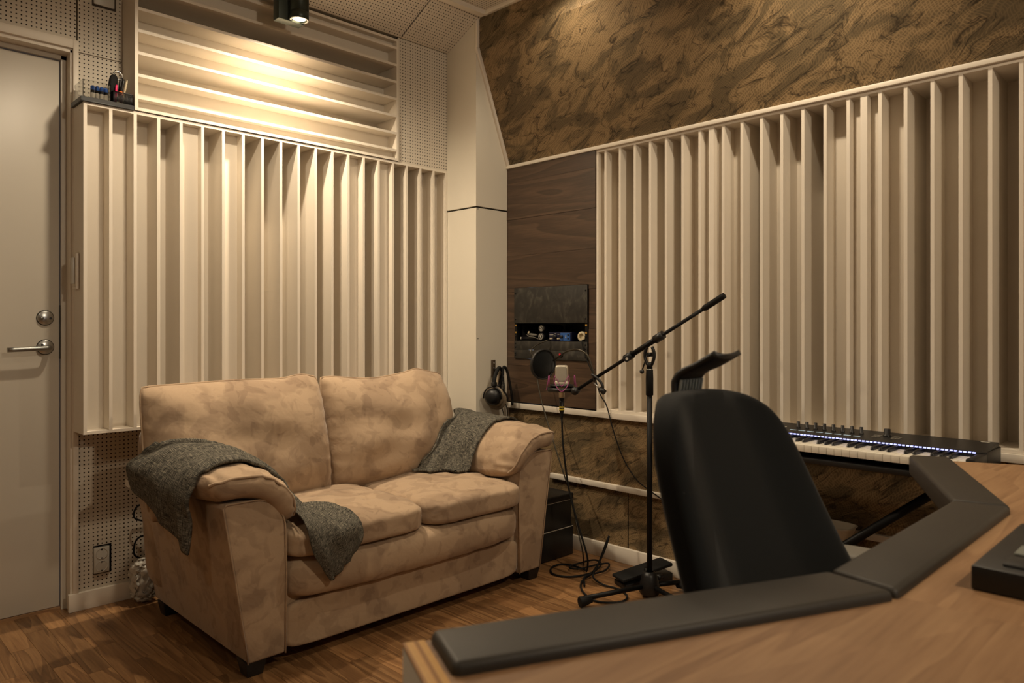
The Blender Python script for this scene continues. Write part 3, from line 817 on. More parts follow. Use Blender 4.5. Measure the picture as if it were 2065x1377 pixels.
# ------------------------------------------------------------------ tray of odds and ends on top of the diffuser
ZS = 1.8572
def mv(g): return g
ty = empty('shelf_tray', (.85, 2.96, ZS)); tag(ty, 'flat black tray on top of the upright diffuser', 'tray')
bx(.752, 2.932, ZS, .928, 3.062, ZS+.004).obj('base', 'black_plastic', ty, .001)
tg = G()
tg.box(.752, 2.932, ZS+.004, .928, 2.935, ZS+.017); tg.box(.752, 2.935, ZS+.004, .755, 3.062, ZS+.017); tg.box(.755, 3.059, ZS+.004, .928, 3.062, ZS+.012)
tg.obj('rim', 'black_plastic', ty)
cb = empty('battery_box', (.80, 2.99, ZS+.0045)); tag(cb, 'clear plastic box of batteries at the door end of the tray', 'box')
z0 = ZS+.0045
cg = G(); a0, a1, b0, b1, hh = .760, .852, 2.942, 3.045, .076
cg.box(a0, b0, z0, a1, b0+.002, z0+hh); cg.box(a0, b1-.002, z0, a1, b1, z0+hh); cg.box(a0, b0+.002, z0, a0+.002, b1-.002, z0+hh); cg.box(a1-.002, b0+.002, z0, a1, b1-.002, z0+hh)
cg.obj('clear_walls', 'clear_plastic', cb)
bx(a0+.002, b0+.002, z0, a1-.002, b1-.002, z0+.002).obj('box_floor', 'clear_plastic', cb)
def battery(x, y, zb, lab, ln=.060, r=.0070, lie=None):
    t = empty('battery', (x, y, zb)); tag(t, lab, 'battery', 'batteries in the clear box')
    d = (0, 0, 1) if lie is None else lie
    G().lathe([(0, 0), (r, 0), (r, ln*.72)], (x, y, zb), d, 16).obj('wrapper', 'key_black', t)
    G().lathe([(r, ln*.72), (r, ln*.94), (r*.9, ln*.96), (r*.4, ln*.96), (r*.4, ln), (0, ln)], (x, y, zb), d, 16).obj('cap', 'blue_cap', t)
    G().lathe([(r+.0002, ln*.25), (r+.0002, ln*.55)], (x, y, zb), d, 16).obj('print', 'outlet_white', t)
for i, q in enumerate(('leftmost', 'second from left', 'second from right', 'rightmost')): battery(.794+i*.0148, 2.953, z0+.0022, 'blue topped battery in the front row of the clear box, the %s' % q)
for i, q in enumerate(('left', 'middle', 'right')): battery(.799+i*.0155, 2.972, z0+.0022, 'blue topped battery in the back row of the clear box, the %s one' % q)
battery(.768, 2.954, z0+.0095, 'black and blue battery lying at the bottom of the clear box', .022, .0066, (1, 0, 0))
mcup = empty('mesh_organizer', (.892, 2.99, ZS+.0045)); tag(mcup, 'black wire mesh organizer full of pens on the tray', 'pen holder')
m0, m1, n0, n1 = .857, .925, 2.9375, 3.04
wg = G()
for k in range(26):
    x_ = m0+(m1-m0)*k/25; wg.tube([(x_, n0, z0), (x_, n0, z0+.052)], .0010, 4)
for k in range(26):
    y_ = n0+(n1-n0)*k/25
    for xx in (m0, m1): wg.tube([(xx, y_, z0), (xx, y_, z0+.052)], .0010, 4)
for k in range(18):
    zz = z0+.003*k; wg.tube([(m0, n0, zz), (m1, n0, zz), (m1, n1, zz), (m0, n1, zz)], .0009, 4, closed=True)
o_ = wg.obj('wire_mesh', 'black_metal', mcup); o_['kind'] = 'stuff'
G().tube([(m0, n0, z0+.053), (m1, n0, z0+.053), (m1, n1, z0+.053), (m0, n1, z0+.053)], .0018, 6, closed=True).obj('rim_wire', 'black_metal', mcup)
bx(m0, n0, z0, m1, n1, z0+.0012).obj('base', 'black_metal', mcup)
# things in the organizer
def thing1(name, g, mat, label, cat, bev=0):
    o = g.obj(name, mat, None, bev); tag(o, label, cat); return o
zb = z0+.0018
thing1('pouch', G().soft(lambda u,v,w: (.868+u*.0145+w*.006, 2.985+v*.012, zb+.064+w*.062), (8,8,14), 4), 'black_rubber', 'black padded pouch standing in the mesh organizer', 'pouch')
sc_ = empty('scissors', (.885, 2.995, zb)); tag(sc_, 'black handled scissors with a steel ring on top in the organizer', 'scissors')
G().tube([(.888, 2.992, zb+.003), (.900, 2.990, zb+.115), (.905, 2.989, zb+.120)], [.004, .0065, .004], 8).obj('handle', 'black_plastic', sc_)
G().tube([Vector((.890, 2.992, zb+.128))+Vector((math.cos(a)*.0155, math.sin(a)*.004, math.sin(a)*.0155)) for a in [k/20*2*math.pi for k in range(20)]], .0035, 8, closed=True).obj('ring', 'steel', sc_)
thing1('marker_pen', G().tube([(.8735, 2.968, zb+.002), (.8775, 2.966, zb+.080), (.878, 2.966, zb+.085)], [.0042, .0042, .002], 10), 'pink_plastic', 'bright pink marker pen in the organizer', 'pen')
thing1('ballpoint_pen', G().tube([(.893, 2.962, zb+.002), (.909, 2.956, zb+.098), (.911, 2.955, zb+.108)], [.0035, .0035, .0012], 10), 'cream_plastic', 'slim cream ballpoint pen leaning to the diffuser side', 'pen')
thing1('black_pen', G().tube([(.881, 2.955, zb+.002), (.898, 2.952, zb+.100), (.900, 2.952, zb+.106)], [.004, .004, .002], 10), 'black_plastic', 'black felt pen leaning in front of the scissors', 'pen')
thing1('glue_stick', G().lathe([(0, 0), (.0075, 0), (.0075, .050), (.006, .052), (.006, .057), (0, .057)], (.886, 2.948, zb), (0, 0, 1), 16), 'orange_print', 'orange glue stick in the organizer', 'glue stick')
thing1('cable_tie_roll', G().soft(lambda u,v,w: (.892+u*.026, 2.936+v*.0, zb+.012+w*.006-u*.003) if False else (.892+u*.026, 2.9415+v*.0028+.004, zb+.010+w*.0065-u*.003), (12,6,6), 3), 'cream_plastic', 'pale knitted strip behind the mesh front', 'strip')
thing1('eraser', G().soft(lambda u,v,w: (.904+u*.008, 2.958+v*.006, zb+.008+w*.0062), (8,8,8), 3), 'olive_yellow', 'small olive yellow eraser in the mesh organizer', 'eraser')
# ================================================================== DESK
DZ = .709
desk = empty('studio_desk', (1.29, -.1, 0)); tag(desk, 'angled oak topped mixing desk with black padded front edge', 'desk')
A, B, Cc, D = Vector((.494, .623)), Vector((1.005, .395)), Vector((1.586, .395)), Vector((2.075, .620))
def off(p, q, d):       # normal towards the desk side
    t = (q-p).normalized(); return Vector((t.y, -t.x))*d
def isect(p, r, q, s):
    k = r.x*s.y-r.y*s.x; u = ((q-p).x*s.y-(q-p).y*s.x)/k; return p+r*u
PW = .081
n1, n2, n3 = off(A, B, 1), off(B, Cc, 1), off(Cc, D, 1)
a_, d_ = A+n1*PW, D+n3*PW
b_ = isect(A+n1*PW, B-A, B+n2*PW, Cc-B); c_ = isect(Cc+n3*PW, D-Cc, B+n2*PW, Cc-B)
t1, t3 = (B-A).normalized(), (D-Cc).normalized()
AL = A-t1*.004-n1*.012; DR = D+t3*.010-n3*.004
top = [AL, B-n1*.004, Cc-n3*.004, DR, DR+n3*.66, Vector((1.29, -.62)), AL+n1*.66]
top = [AL, B+Vector((0, .006)), Cc+Vector((0, .006)), DR, DR+n3*.62, Vector((2.10, -.62)), Vector((.45, -.62)), AL+n1*.62]
# worktop of glued staves, each a separate strip laid across the desk
def clip(poly, lo, hi):
    def cut(P, f):
        out = []
        for i in range(len(P)):
            p, q = P[i], P[(i+1) % len(P)]; fp, fq = f(p), f(q)
            if fp >= 0: out.append(p)
            if fp*fq < 0: out.append(p+(q-p)*(fp/(fp-fq)))
        return out
    P = cut(poly, lambda p: p.y-lo); return cut(P, lambda p: hi-p.y) if len(P) > 2 else P
# the cockpit edge is concave, so cut three convex bays
bays = [[AL, B+Vector((0, .006)), Vector((B.x, -.62)), Vector((.45, -.62)), AL+n1*.62], [B+Vector((0, .006)), Cc+Vector((0, .006)), Vector((Cc.x, -.62)), Vector((B.x, -.62))], [Cc+Vector((0, .006)), DR, DR+n3*.62, Vector((2.10, -.62)), Vector((Cc.x, -.62))]]
dtop = None
bay_dirs = [math.atan2(t1.y, t1.x), 0.0, math.atan2(t3.y, t3.x)]
for bi, bay in enumerate(bays):
    ang = bay_dirs[bi]; Mr = Matrix.Rotation(-ang, 2); Mi = Matrix.Rotation(ang, 2)
    loc = [Mr @ p for p in bay]
    if sum((loc[i].x*loc[(i+1) % len(loc)].y-loc[(i+1) % len(loc)].x*loc[i].y) for i in range(len(loc))) < 0: loc = loc[::-1]
    lo, hi = min(p.y for p in loc), max(p.y for p in loc); yy = lo; wst = .098
    while yy < hi-.002:
        P = clip(loc, yy, min(yy+wst, hi))
        if len(P) > 2:
            G().prism([tuple(Mi @ p) for p in P], DZ-.028, DZ).obj('stave', 'oak_desk', desk)
        yy += wst
# end panels: plywood on edge, flush with the top
def end_panel(p, n, tdir, name):
    q = p+n*.62; o = tdir*.024
    G().prism([tuple(v) for v in ([p, p+o, q+o, q] if (o.x*n.y-o.y*n.x) > 0 else [p, q, q+o, p+o])], 0, DZ-.001).obj(name, 'grey_white', desk, .002)
    e = G(); L_ = (q-p).length
    e.box(-.0005, 0, -.0035, .0245, L_, .0)
    o_ = pobj('plywood_edge', e.mesh('plywood_edge', .0012), 'plywood_edge', desk)
    ang = math.atan2(n.y, n.x)-math.pi/2
    base = p if tdir.dot(Vector((math.cos(ang), math.sin(ang)))) > 0 else p+o
    o_.matrix_world = Matrix.Translation((base.x, base.y, DZ+.0022)) @ Matrix.Rotation(ang, 4, 'Z')
end_panel(AL+Vector((0, 0)), n1, -t1, 'end_panel'); end_panel(DR+n3*.30-t3*.05, n3*.5, t3, 'end_panel')
bx(.46, -.615, .20, 2.09, -.595, .66).obj('modesty_panel', 'grey_white', desk)
# padded edge: three bolsters
def bolster(P, zt, name='arm_pad'):
    me = G().prism([tuple(p) for p in P], DZ-.040, zt).mesh(name, .009, 4)
    return pobj(name, me, 'pad_leather', desk)
e = .0012
def shrink(P, d):
    c = sum(P, Vector((0, 0)))/len(P); return [p+(c-p).normalized()*d for p in P]
def ccw(P): return P if sum((P[i].x*P[(i+1) % 4].y-P[(i+1) % 4].x*P[i].y) for i in range(4)) > 0 else P[::-1]
ov = .012
def outer(p, n): return p-n*ov
Bo = isect(A-n1*ov, B-A, B-n2*ov, Cc-B); Co = isect(Cc-n3*ov, D-Cc, B-n2*ov, Cc-B)
for P in ([A-n1*ov, Bo, b_, a_], [Bo, Co, c_, b_], [Co, D-n3*ov, d_, c_]):
    q = ccw(shrink([Vector(p) for p in P], .002)); bolster(q, .722)

# pad controller on the desk
pc = empty('pad_controller', (1.29, .10, DZ)); tag(pc, 'black pad controller with pale grey pads lying on the desk', 'controller')
z0 = DZ+.0005
bx(1.098, -.06, z0, 1.39, .260, z0+.032).obj('body', 'black_plastic', pc, .003)
for i in range(4):
    for j in range(4):
        xx = 1.120+i*.064; yy = .182-j*.062
        bx(xx, yy, z0+.031, xx+.050, yy+.048, z0+.036).obj('pad', 'pad_grey' if i > 0 else 'dark_plastic', pc, .003)

# ================================================================== OFFICE CHAIR (pushed in, facing the desk)
ch = empty('office_chair', (1.10, .42, 0)); tag(ch, 'black fabric high-back office chair pushed up to the desk', 'chair')
def back(u, v, w):
    h = (w+1)/2; z = .47+h*.478
    hw = .268-.098*h
    x = 1.157-.100*h+u*hw
    wing = max(0, abs(u)-.38)/.62; wing = wing*wing*(3-2*wing)
    y = .505+.30*(z-.50)+v*.030-.036*wing+.035*math.sin(h*math.pi)*.5
    z -= .034*abs(u)**3*max(0, w)**2
    return (x, y, z)
G().soft(back, (44, 12, 40), 6.0).obj('backrest', 'chair_fabric', ch)
G().soft(lambda u,v,w: (1.103+u*.235, .33+v*.215, .445+w*.035+.01*v*v), (26,26,8), 4.5).obj('seat', 'chair_fabric', ch)
hr = G()
px0, px1 = 1.056, 1.136
pr_ = cr([(0, .676, .86), (0, .683, .945), (0, .680, .962), (0, .667, .974), (0, .640, .985), (0, .605, 1.0035)], 5)
hv = []; nn = len(pr_)
for i, p in enumerate(pr_):
    tg_ = (pr_[min(i+1, nn-1)]-pr_[max(i-1, 0)]).normalized(); nr = Vector((0, -tg_.z, tg_.y))*.0045
    for k in range(9):
        f = k/8; cv_ = .006*(2*f-1)**2*(i/nn)
        base = Vector((px0+(px1-px0)*f, p.y, p.z+cv_)); hv.append(base-nr)
    for k in range(9):
        f = 1-k/8; cv_ = .006*(2*f-1)**2*(i/nn)
        base = Vector((px0+(px1-px0)*f, p.y, p.z+cv_)); hv.append(base+nr)
F = []
for i in range(nn-1):
    for k in range(18): F.append((i*18+k, i*18+(k+1) % 18, (i+1)*18+(k+1) % 18, (i+1)*18+k))
F += [tuple(range(17, -1, -1)), tuple((nn-1)*18+k for k in range(18))]
hr.add(hv, F, True)
hro = hr.obj('headrest_bracket', 'dark_plastic', ch)
for k in range(8):
    xx = px0+.008+k*.0092
    G().tube([(xx, .6685, .88), (xx, .6755, .945), (xx, .6725, .963)], .0029, 6).obj('rib', 'rib_grey', hro)
for sx in (-1, 1):
    ax_ = 1.103+sx*.335
    G().soft(lambda u,v,w: (ax_+u*.042, .470+v*.115, .617+w*.014), (12,22,6), 4).obj('armrest', 'grey_plastic', ch)
    G().tube(cr([(ax_, .45, .608), (ax_, .45, .50), (ax_-sx*.05, .42, .43), (1.103+sx*.16, .38, .412)], 6), .016, 10).obj('arm_post', 'black_plastic', ch)
G().cyl((1.103, .33, .13), (1.103, .33, .415), .026).obj('gas_lift', 'black_metal', ch)
G().tube(cr([(1.103, .36, .40), (1.103, .50, .42), (1.103, .575, .52), (1.103, .590, .62)], 6), .022, 10).obj('back_post', 'black_plastic', ch)
for k in range(5):
    a = k/5*2*math.pi+.4; ex, ey = 1.103+.27*math.cos(a), .33+.27*math.sin(a)
    lg = G().tube([(1.103, .33, .125), (ex, ey, .082)], [.028, .016], 10).obj('star_leg', 'black_plastic', ch)
    for s_ in (-1, 1):
        c0 = Vector((ex-math.sin(a)*.011*s_, ey+math.cos(a)*.011*s_, .0275)); dd = Vector((-math.sin(a), math.cos(a), 0))*.008*s_
        G().cyl(c0, c0+dd, .0275, n=18).obj('caster', 'black_rubber', lg)
    G().cyl((ex, ey, .03), (ex, ey, .085), .008, n=10).obj('caster_stem', 'black_metal', lg)

# ================================================================== KEYBOARD ON ITS STAND
kb = empty('midi_keyboard', (2.46, 1.03, .61)); tag(kb, 'black 61-key controller keyboard with glowing keys and knobs', 'keyboard')
ky0, ky1 = .540, 1.535
bx(2.455, ky0, .618, 2.620, ky1, .690).obj('body', 'black_plastic', kb, .003)
bx(2.325, ky0, .618, 2.457, .5635, .6865).obj('end_cheek', 'black_plastic', kb, .003); bx(2.325, 1.417, .618, 2.457, ky1, .6865).obj('end_cheek', 'black_plastic', kb, .003)
bx(2.318, .5635, .618, 2.457, 1.417, .634).obj('key_bed', 'black_plastic', kb, .002)
g = G(); g.extr([(2.452, ky0+.004, .6885), (2.617, ky0+.004, .7015), (2.617, ky0+.004, .690), (2.452, ky0+.004, .684)], (0, ky1-ky0-.008, 0)); g.f = [tuple(reversed(q)) for q in g.f]
g.obj('top_panel', 'black_plastic', kb)
KW = .02365; yk = .5655
wm = bx(2.320, .0004, .6525, 2.4515, KW-.0006, .6745).mesh('white_key', .0012, 2); wm.materials.append(MATS['key_white'])
bm_ = G().add([(2.368,0,.667),(2.4515,0,.667),(2.4515,.0112,.667),(2.368,.0112,.667),(2.374,.001,.6845),(2.4515,.001,.6865),(2.4515,.0102,.6865),(2.374,.0102,.6845)], [(0,3,2,1),(4,5,6,7),(0,1,5,4),(1,2,6,5),(2,3,7,6),(3,0,4,7)]).mesh('black_key', .0008, 1); bm_.materials.append(MATS['key_black'])
# the highest note lies at small y: count downwards from the top C
names = 'CDEFGAB'; notes = []
for o_ in range(5):
    for c in names: notes.append(c)
notes.append('C'); notes.reverse()
for i, c in enumerate(notes):
    o = pobj('white_key', wm, None, kb); o.location = (0, yk+i*KW, 0)
    # black key between this note and the next lower one
    if i+1 < len(notes) and (notes[i+1]+c) in ('CD', 'DE', 'FG', 'GA', 'AB'):
        o = pobj('black_key', bm_, None, kb); o.location = (0, yk+(i+1)*KW-.0056, 0)
for i in range(36):
    for k in (0, 1):
        y_ = yk+i*KW+.0025+k*.0115
        bx(2.4485, y_, .6855, 2.4535, y_+.0075, .6892).obj('key_lamp', 'key_light', kb)
def knob(y, x, r, h, z):
    t = G().lathe([(r*1.15, 0), (r*1.15, h*.18), (r*.92, h*.24), (r*.86, h), (r*.7, h+.0006), (0, h+.0006)], (x, y, z), (0, 0, 1), 18).obj('knob', 'key_black', kb)
for i in range(8): knob(1.135-i*.0306, 2.550, .0066, .023, .6955)
knob(.842, 2.555, .0115, .024, .6958)
for i in range(8): bx(2.505, 1.124-i*.0306, .6925, 2.512, 1.146-i*.0306, .6935).obj('display', 'display_glow', kb)
for yy in (.868, .808):
    for i in range(2): 
        for j in range(3): bx(2.520+i*.022, yy-.012+j*.009, .6938+i*.0016, 2.537+i*.022, yy-.005+j*.009, .6955+i*.0016).obj('button', 'grey_plastic', kb)
for i in range(2): bx(2.535, 1.175+i*.013, .6952, 2.546, 1.184+i*.013, .6966).obj('button', 'key_white', kb)
bx(2.520, 1.20, .6938, 2.560, 1.30, .6975).obj('button_bank', 'grey_plastic', kb)
bx(2.602, .566, .7004, 2.610, .590, .7012).obj('badge', 'grey_white', kb)
ks = empty('keyboard_stand', (2.45, .97, 0)); tag(ks, 'black crossed-leg stand under the keyboard', 'stand')
for s_, (ya_, yb_) in ((-1, (.62, 1.33)), (1, (1.33, .62))):
    xx = 2.45+s_*.016
    G().tube([(xx, ya_, .600), (xx, yb_, .022)], .0135, 10).obj('cross_tube', 'black_metal', ks)
    bx(2.34, ya_-.014, .593, 2.60, ya_+.014, .6155).obj('support_bar', 'black_rubber', ks, .003)
    G().tube([(2.33, yb_, .016), (2.60, yb_, .016)], .014, 10).obj('foot_bar', 'black_metal', ks)
G().cyl((2.425, .975, .311), (2.475, .975, .311), .022).obj('pivot', 'black_plastic', ks)
o = G().tube(cr([(2.60, 1.165, .616), (2.635, 1.16, .58), (2.648, 1.155, .50), (2.65, 1.15, .36), (2.65, 1.16, .20), (2.65, 1.17, .07)], 6), .0032, 8).obj('power_cable', 'black_rubber'); tag(o, 'thin black cable hanging from the keyboard down the wallpaper', 'cable')
# white tray behind the chair
tb = bx(2.515, .985, 0, 2.635, 1.23, .318).obj('pedestal_box', 'black_plastic', None, .004); tag(tb, 'plain black box under the white tray by the wall', 'box')
wt = G(); V = []; rim = []
for (zz, gx) in ((.319, 0), (.332, .012), (.366, .026), (.372, .032), (.374, .026), (.368, .019), (.335, .005), (.327, -.006)):
    for k in range(32):
        a = k/32*2*math.pi; c_2, s_2 = math.cos(a), math.sin(a)
        hx_, hy_ = .030+gx, .115+gx
        V.append((2.572+math.copysign(abs(c_2)**.5, c_2)*(hx_+.0), 1.095+math.copysign(abs(s_2)**.5, s_2)*hy_, zz+.010*(c_2 < -.2)*0))
F = [tuple(range(31, -1, -1))]+[(i*32+k, i*32+(k+1) % 32, (i+1)*32+(k+1) % 32, (i+1)*32+k) for i in range(7) for k in range(32)]+[tuple(7*32+k for k in range(32))]
o = wt.add(V, F, True).obj('plastic_tray', 'key_white'); tag(o, 'white plastic tray with a rolled rim seen behind the chair', 'tray')

# ================================================================== MIC STAND
ms = empty('microphone_stand', (2.40, 1.66, 0)); tag(ms, 'black boom microphone stand in front of the right wall', 'microphone stand')
BX, BY = 2.40, 1.66
G().lathe([(0, .012), (.034, .012), (.040, .02), (.038, .05), (.030, .085), (.022, .098), (.015, .10)], (BX, BY, 0), (0, 0, 1), 24).obj('base', 'black_plastic', ms)
G().cyl((BX+.034, BY-.010, .07), (BX+.060, BY-.018, .07), .011, n=14).obj('base_knob', 'black_plastic', ms)
for ex, ey in ((2.118, 1.778), (2.575, 1.60), (2.33, 1.40)):
    d = Vector((ex-BX, ey-BY, 0)); ln = d.length; d.normalize()
    lg = G().tube([Vector((BX, BY, .045))+d*.02, Vector((BX, BY, .034))+d*(ln-.02)], .0095, 12).obj('leg', 'black_metal', ms)
    G().tube([Vector((BX, BY, .0265))+d*(ln-.05), Vector((BX, BY, .0225))+d*(ln-.005), Vector((BX, BY, .0222))+d*ln], [.013, .0205, .018], 14).obj('rubber_foot', 'black_rubber', lg)
G().cyl((BX, BY, .09), (BX, BY, .80), .0105).obj('pole', 'black_metal', ms)
G().lathe([(.0115, .785), (.0145, .787), (.0148, .85), (.0135, .885), (.0118, .888)], (BX, BY, 0), (0, 0, 1), 20).obj('grip', 'black_rubber', ms)
G().cyl((BX, BY, .886), (BX, BY, .8885), .0122).obj('collar', 'steel', ms)
G().cyl((BX, BY, .888), (BX, BY, .915), .0115).obj('upper_pole', 'black_metal', ms)
def bm(t): return Vector((2.411, 1.345, 1.166)).lerp(Vector((2.388, 2.020, .786)), t)   # along the boom
G().tube([bm(.10), bm(.99)], .0070, 12).obj('boom', 'black_metal', ms)
G().tube([bm(0), bm(.015), bm(.115), bm(.125)], [.0105, .0115, .0115, .009], 14).obj('counterweight', 'black_rubber', ms)
G().tube([bm(.385), bm(.60)], .0105, 12).obj('boom_sleeve', 'black_metal', ms)
c0 = bm(.385); G().tube([bm(.375), bm(.43)], .0165, 14).obj('sleeve_collar', 'black_plastic', ms)
G().tube([bm(.585), bm(.635)], .0155, 14).obj('sleeve_clamp', 'black_plastic', ms)
q = bm(.63); G().cyl(q+Vector((.0, 0, 0)), q+Vector((-.030, -.026, .0)), .0115, n=16).obj('clamp_knob', 'black_plastic', ms)
G().cyl(q+Vector((-.030, -.026, 0)), q+Vector((-.0315, -.0273, 0)), .0055, n=12).obj('knob_badge', 'grey_white', ms)
# knuckle: forked bracket that carries the sleeve
kn = G(); 
for s_ in (-1, 1):
    kn.tube(cr([(BX, BY+s_*.010, .905), (BX, BY+s_*.020, .930), (BX, BY+s_*.021, .952), (BX, BY+s_*.012, .975)], 5), .0065, 8)
kn.obj('knuckle', 'black_plastic', ms)
G().cyl((BX-.022, BY-.004, .945), (BX+.018, BY-.004, .945), .0085, n=14).obj('knuckle_bolt', 'black_metal', ms)
lv = G().tube([(BX-.02, BY-.002, .943), (BX-.026, BY+.016, .885)], .0026, 8).obj('lever', 'black_metal', ms)
G().soft(lambda u,v,w: (BX-.0265+u*.009, BY+.0175+v*.009, .879+w*.009), (8,8,8), 2.0).obj('lever_knob', 'black_plastic', lv)
# shock mount + microphone
MX, MY, MZ = 2.388, 2.105, .800
sm = empty('shock_mount', (MX, MY, .77)); tag(sm, 'black ring shock mount with purple elastics at the boom tip', 'shock mount')
def ring(r, z, rr, tilt=0, n=40): return [Vector((MX+r*math.cos(a), MY+r*math.sin(a), z+tilt*math.cos(a))) for a in [k/n*2*math.pi for k in range(n)]]
rg = G().lathe([(.049, 0), (.062, .001), (.064, .010), (.062, .018), (.050, .018), (.048, .008), (.049, 0)], (MX, MY, .774), (0, 0, 1), 40); rg.obj('outer_ring', 'black_plastic', sm)
G().lathe([(.027, 0), (.052, .002), (.053, .009), (.030, .012), (.027, .012), (.027, 0)], (MX, MY, .795), (0, 0, 1), 36).obj('inner_ring', 'black_plastic', sm)
for k in range(4):
    a0 = k*math.pi/2+.72
    for s_ in (0,):
        pts = []
        for i in range(33):
            f = i/32*2*math.pi; aa = a0+.50*math.sin(f); r_ = .062-.010*math.cos(f*1.0)*.2
            pts.append(Vector((MX+(.064)*math.cos(aa), MY+.064*math.sin(aa), .812+.030*math.cos(2*f)*.75-.002)))
        pts2 = cr([(MX+.063*math.cos(a0-.48), MY+.063*math.sin(a0-.48), .842), (MX+.066*math.cos(a0-.50), MY+.066*math.sin(a0-.50), .822), (MX+.066*math.cos(a0-.26), MY+.066*math.sin(a0-.26), .792), (MX+.067*math.cos(a0), MY+.067*math.sin(a0), .780), (MX+.066*math.cos(a0+.26), MY+.066*math.sin(a0+.26), .792), (MX+.066*math.cos(a0+.50), MY+.066*math.sin(a0+.50), .822), (MX+.063*math.cos(a0+.48), MY+.063*math.sin(a0+.48), .842), (MX+.057*math.cos(a0+.36), MY+.057*math.sin(a0+.36), .830), (MX+.055*math.cos(a0), MY+.055*math.sin(a0), .801), (MX+.057*math.cos(a0-.36), MY+.057*math.sin(a0-.36), .830)], 5, True)
        G().tube(pts2, .0015, 6, closed=True).obj('elastic', 'pink_elastic', sm)
G().tube(cr([(MX+.005, MY-.060, .783), (2.388, 2.030, .779), (2.388, 2.012, .790)], 5), [.014]*10+[.011], 12).obj('swivel', 'black_plastic', sm)
G().lathe([(0, -.014), (.016, -.012), (.018, 0), (.016, .012), (0, .014)], (2.375, 2.020, .782), (-.75, -.65, 0), 8).obj('swivel_knob', 'black_plastic', sm)
mic = empty('condenser_microphone', (MX, MY, .78)); tag(mic, 'champagne large-diaphragm condenser microphone in the shock mount', 'microphone')
mr = R(-52)
def mloc(x, y, z): return (MX+x*math.cos(mr)-y*math.sin(mr), MY+x*math.sin(mr)+y*math.cos(mr), z)
G().soft(lambda u,v,w: mloc(u*.0275, v*.019, .850+w*.038), (12,12,14), 7).obj('grille_frame', 'champagne', mic)
for s_ in (-1, 1):
    G().soft(lambda u,v,w: mloc(u*.0225, s_*.0188+v*.0024, .851+w*.033), (10,4,12), 7).obj('grille_mesh', 'mesh_champagne', mic)
G().soft(lambda u,v,w: mloc(u*.029, v*.0205, .808+w*.0125), (12,12,6), 7).obj('body', 'champagne', mic)
G().lathe([(.0, .748), (.0125, .748), (.0125, .768), (.022, .775), (.024, .80)], (MX, MY, 0), (0, 0, 1), 24).obj('stem', 'champagne', mic)
# microphone cable with plug, falling to the floor coil
mc = empty('microphone_cable', (MX, MY, .70)); tag(mc, 'black microphone cable running down from the microphone to coils on the floor', 'cable')
G().lathe([(.0108, .690), (.0110, .7465), (.0, .7475)], (MX, MY, 0), (0, 0, 1), 20).obj('plug', 'key_black', mc)
for zz in (.694, .704): G().lathe([(.0112, zz), (.0116, zz+.001), (.0116, zz+.0055), (.0112, zz+.0065)], (MX, MY, 0), (0, 0, 1), 20).obj('band', 'yellow_band', mc)
G().lathe([(.0045, .655), (.0095, .690)], (MX, MY, 0), (0, 0, 1), 16).obj('strain_relief', 'black_rubber', mc)
coil = [(MX, MY, .662), (2.383, 2.092, .541), (2.376, 2.055, .367), (2.368, 1.995, .221), (2.372, 1.95, .10), (2.40, 1.975, .03), (2.45, 2.03, .009), (2.463, 2.10, .006), (2.44, 2.155, .006), (2.371, 2.150, .006), (2.318, 2.090, .006), (2.345, 2.018, .006), (2.443, 1.984, .008), (2.55, 2.018, .012), (2.575, 2.075, .012), (2.497, 2.09, .014), (2.415, 2.085, .014), (2.43, 2.04, .014), (2.52, 2.02, .016), (2.575, 1.995, .014), (2.50, 1.955, .012), (2.405, 1.965, .010), (2.315, 1.935, .007), (2.240, 1.860, .006), (2.206, 1.765, .006), (2.262, 1.700, .006), (2.330, 1.715, .006), (2.370, 1.790, .006), (2.362, 1.860, .008), (2.385, 1.930, .018), (2.41, 1.925, .06), (2.432, 1.905, .125), (2.448, 1.895, .180), (2.440, 1.905, .15), (2.425, 1.93, .07), (2.405, 1.955, .020), (2.36, 1.955, .016), (2.30, 1.905, .006)]
G().tube(cr(coil, 6), .0040, 8).obj('cord', 'black_rubber', mc)
# pop filter
pf = empty('pop_filter', (2.36, 2.19, .82)); tag(pf, 'round black pop filter on a gooseneck beside the microphone', 'pop filter')
PC = Vector((2.357, 2.186, .890)); pn = Vector((-.16, -.985, -.06)).normalized()
G().lathe([(.062, -.007), (.0665, -.007), (.068, -.004), (.068, .004), (.0665, .007), (.062, .007), (.0605, 0), (.062, -.007)], PC, pn, 48).obj('hoop', 'black_plastic', pf)
G().lathe([(0, .002), (.062, .002), (.062, -.002), (0, -.002)], PC, pn, 40).obj('mesh_screen', 'chair_fabric', pf)
plain('satin_dark', (70, 66, 58), .35, .8, .5, .08, 60)
G().tube(cr([(2.402, 2.165, .905), (2.395, 2.115, .930), (2.380, 2.062, .950), (2.377, 2.002, .957), (2.379, 1.955, .934), (2.383, 1.932, .876), (2.386, 1.924, .825)], 6), .0042, 10).obj('gooseneck', 'satin_dark', pf)
cl_ = bm(.86)
cg = G(); cg.tube(cr([cl_+Vector((-.012, .006, .016)), cl_+Vector((-.014, -.012, .010)), cl_+Vector((-.012, -.040, -.012)), cl_+Vector((-.010, -.050, -.034)), cl_+Vector((-.010, -.040, -.046))], 6), .0058, 8)
cg.obj('clamp', 'black_plastic', pf)
G().cyl(cl_+Vector((-.010, -.002, -.018)), cl_+Vector((-.010, -.040, -.042)), .0035, n=10).obj('clamp_screw', 'steel', pf)
G().cyl(cl_+Vector((-.010, -.036, -.040)), cl_+Vector((-.010, -.058, -.054)), .0115, n=14).obj('clamp_knob', 'black_plastic', pf)
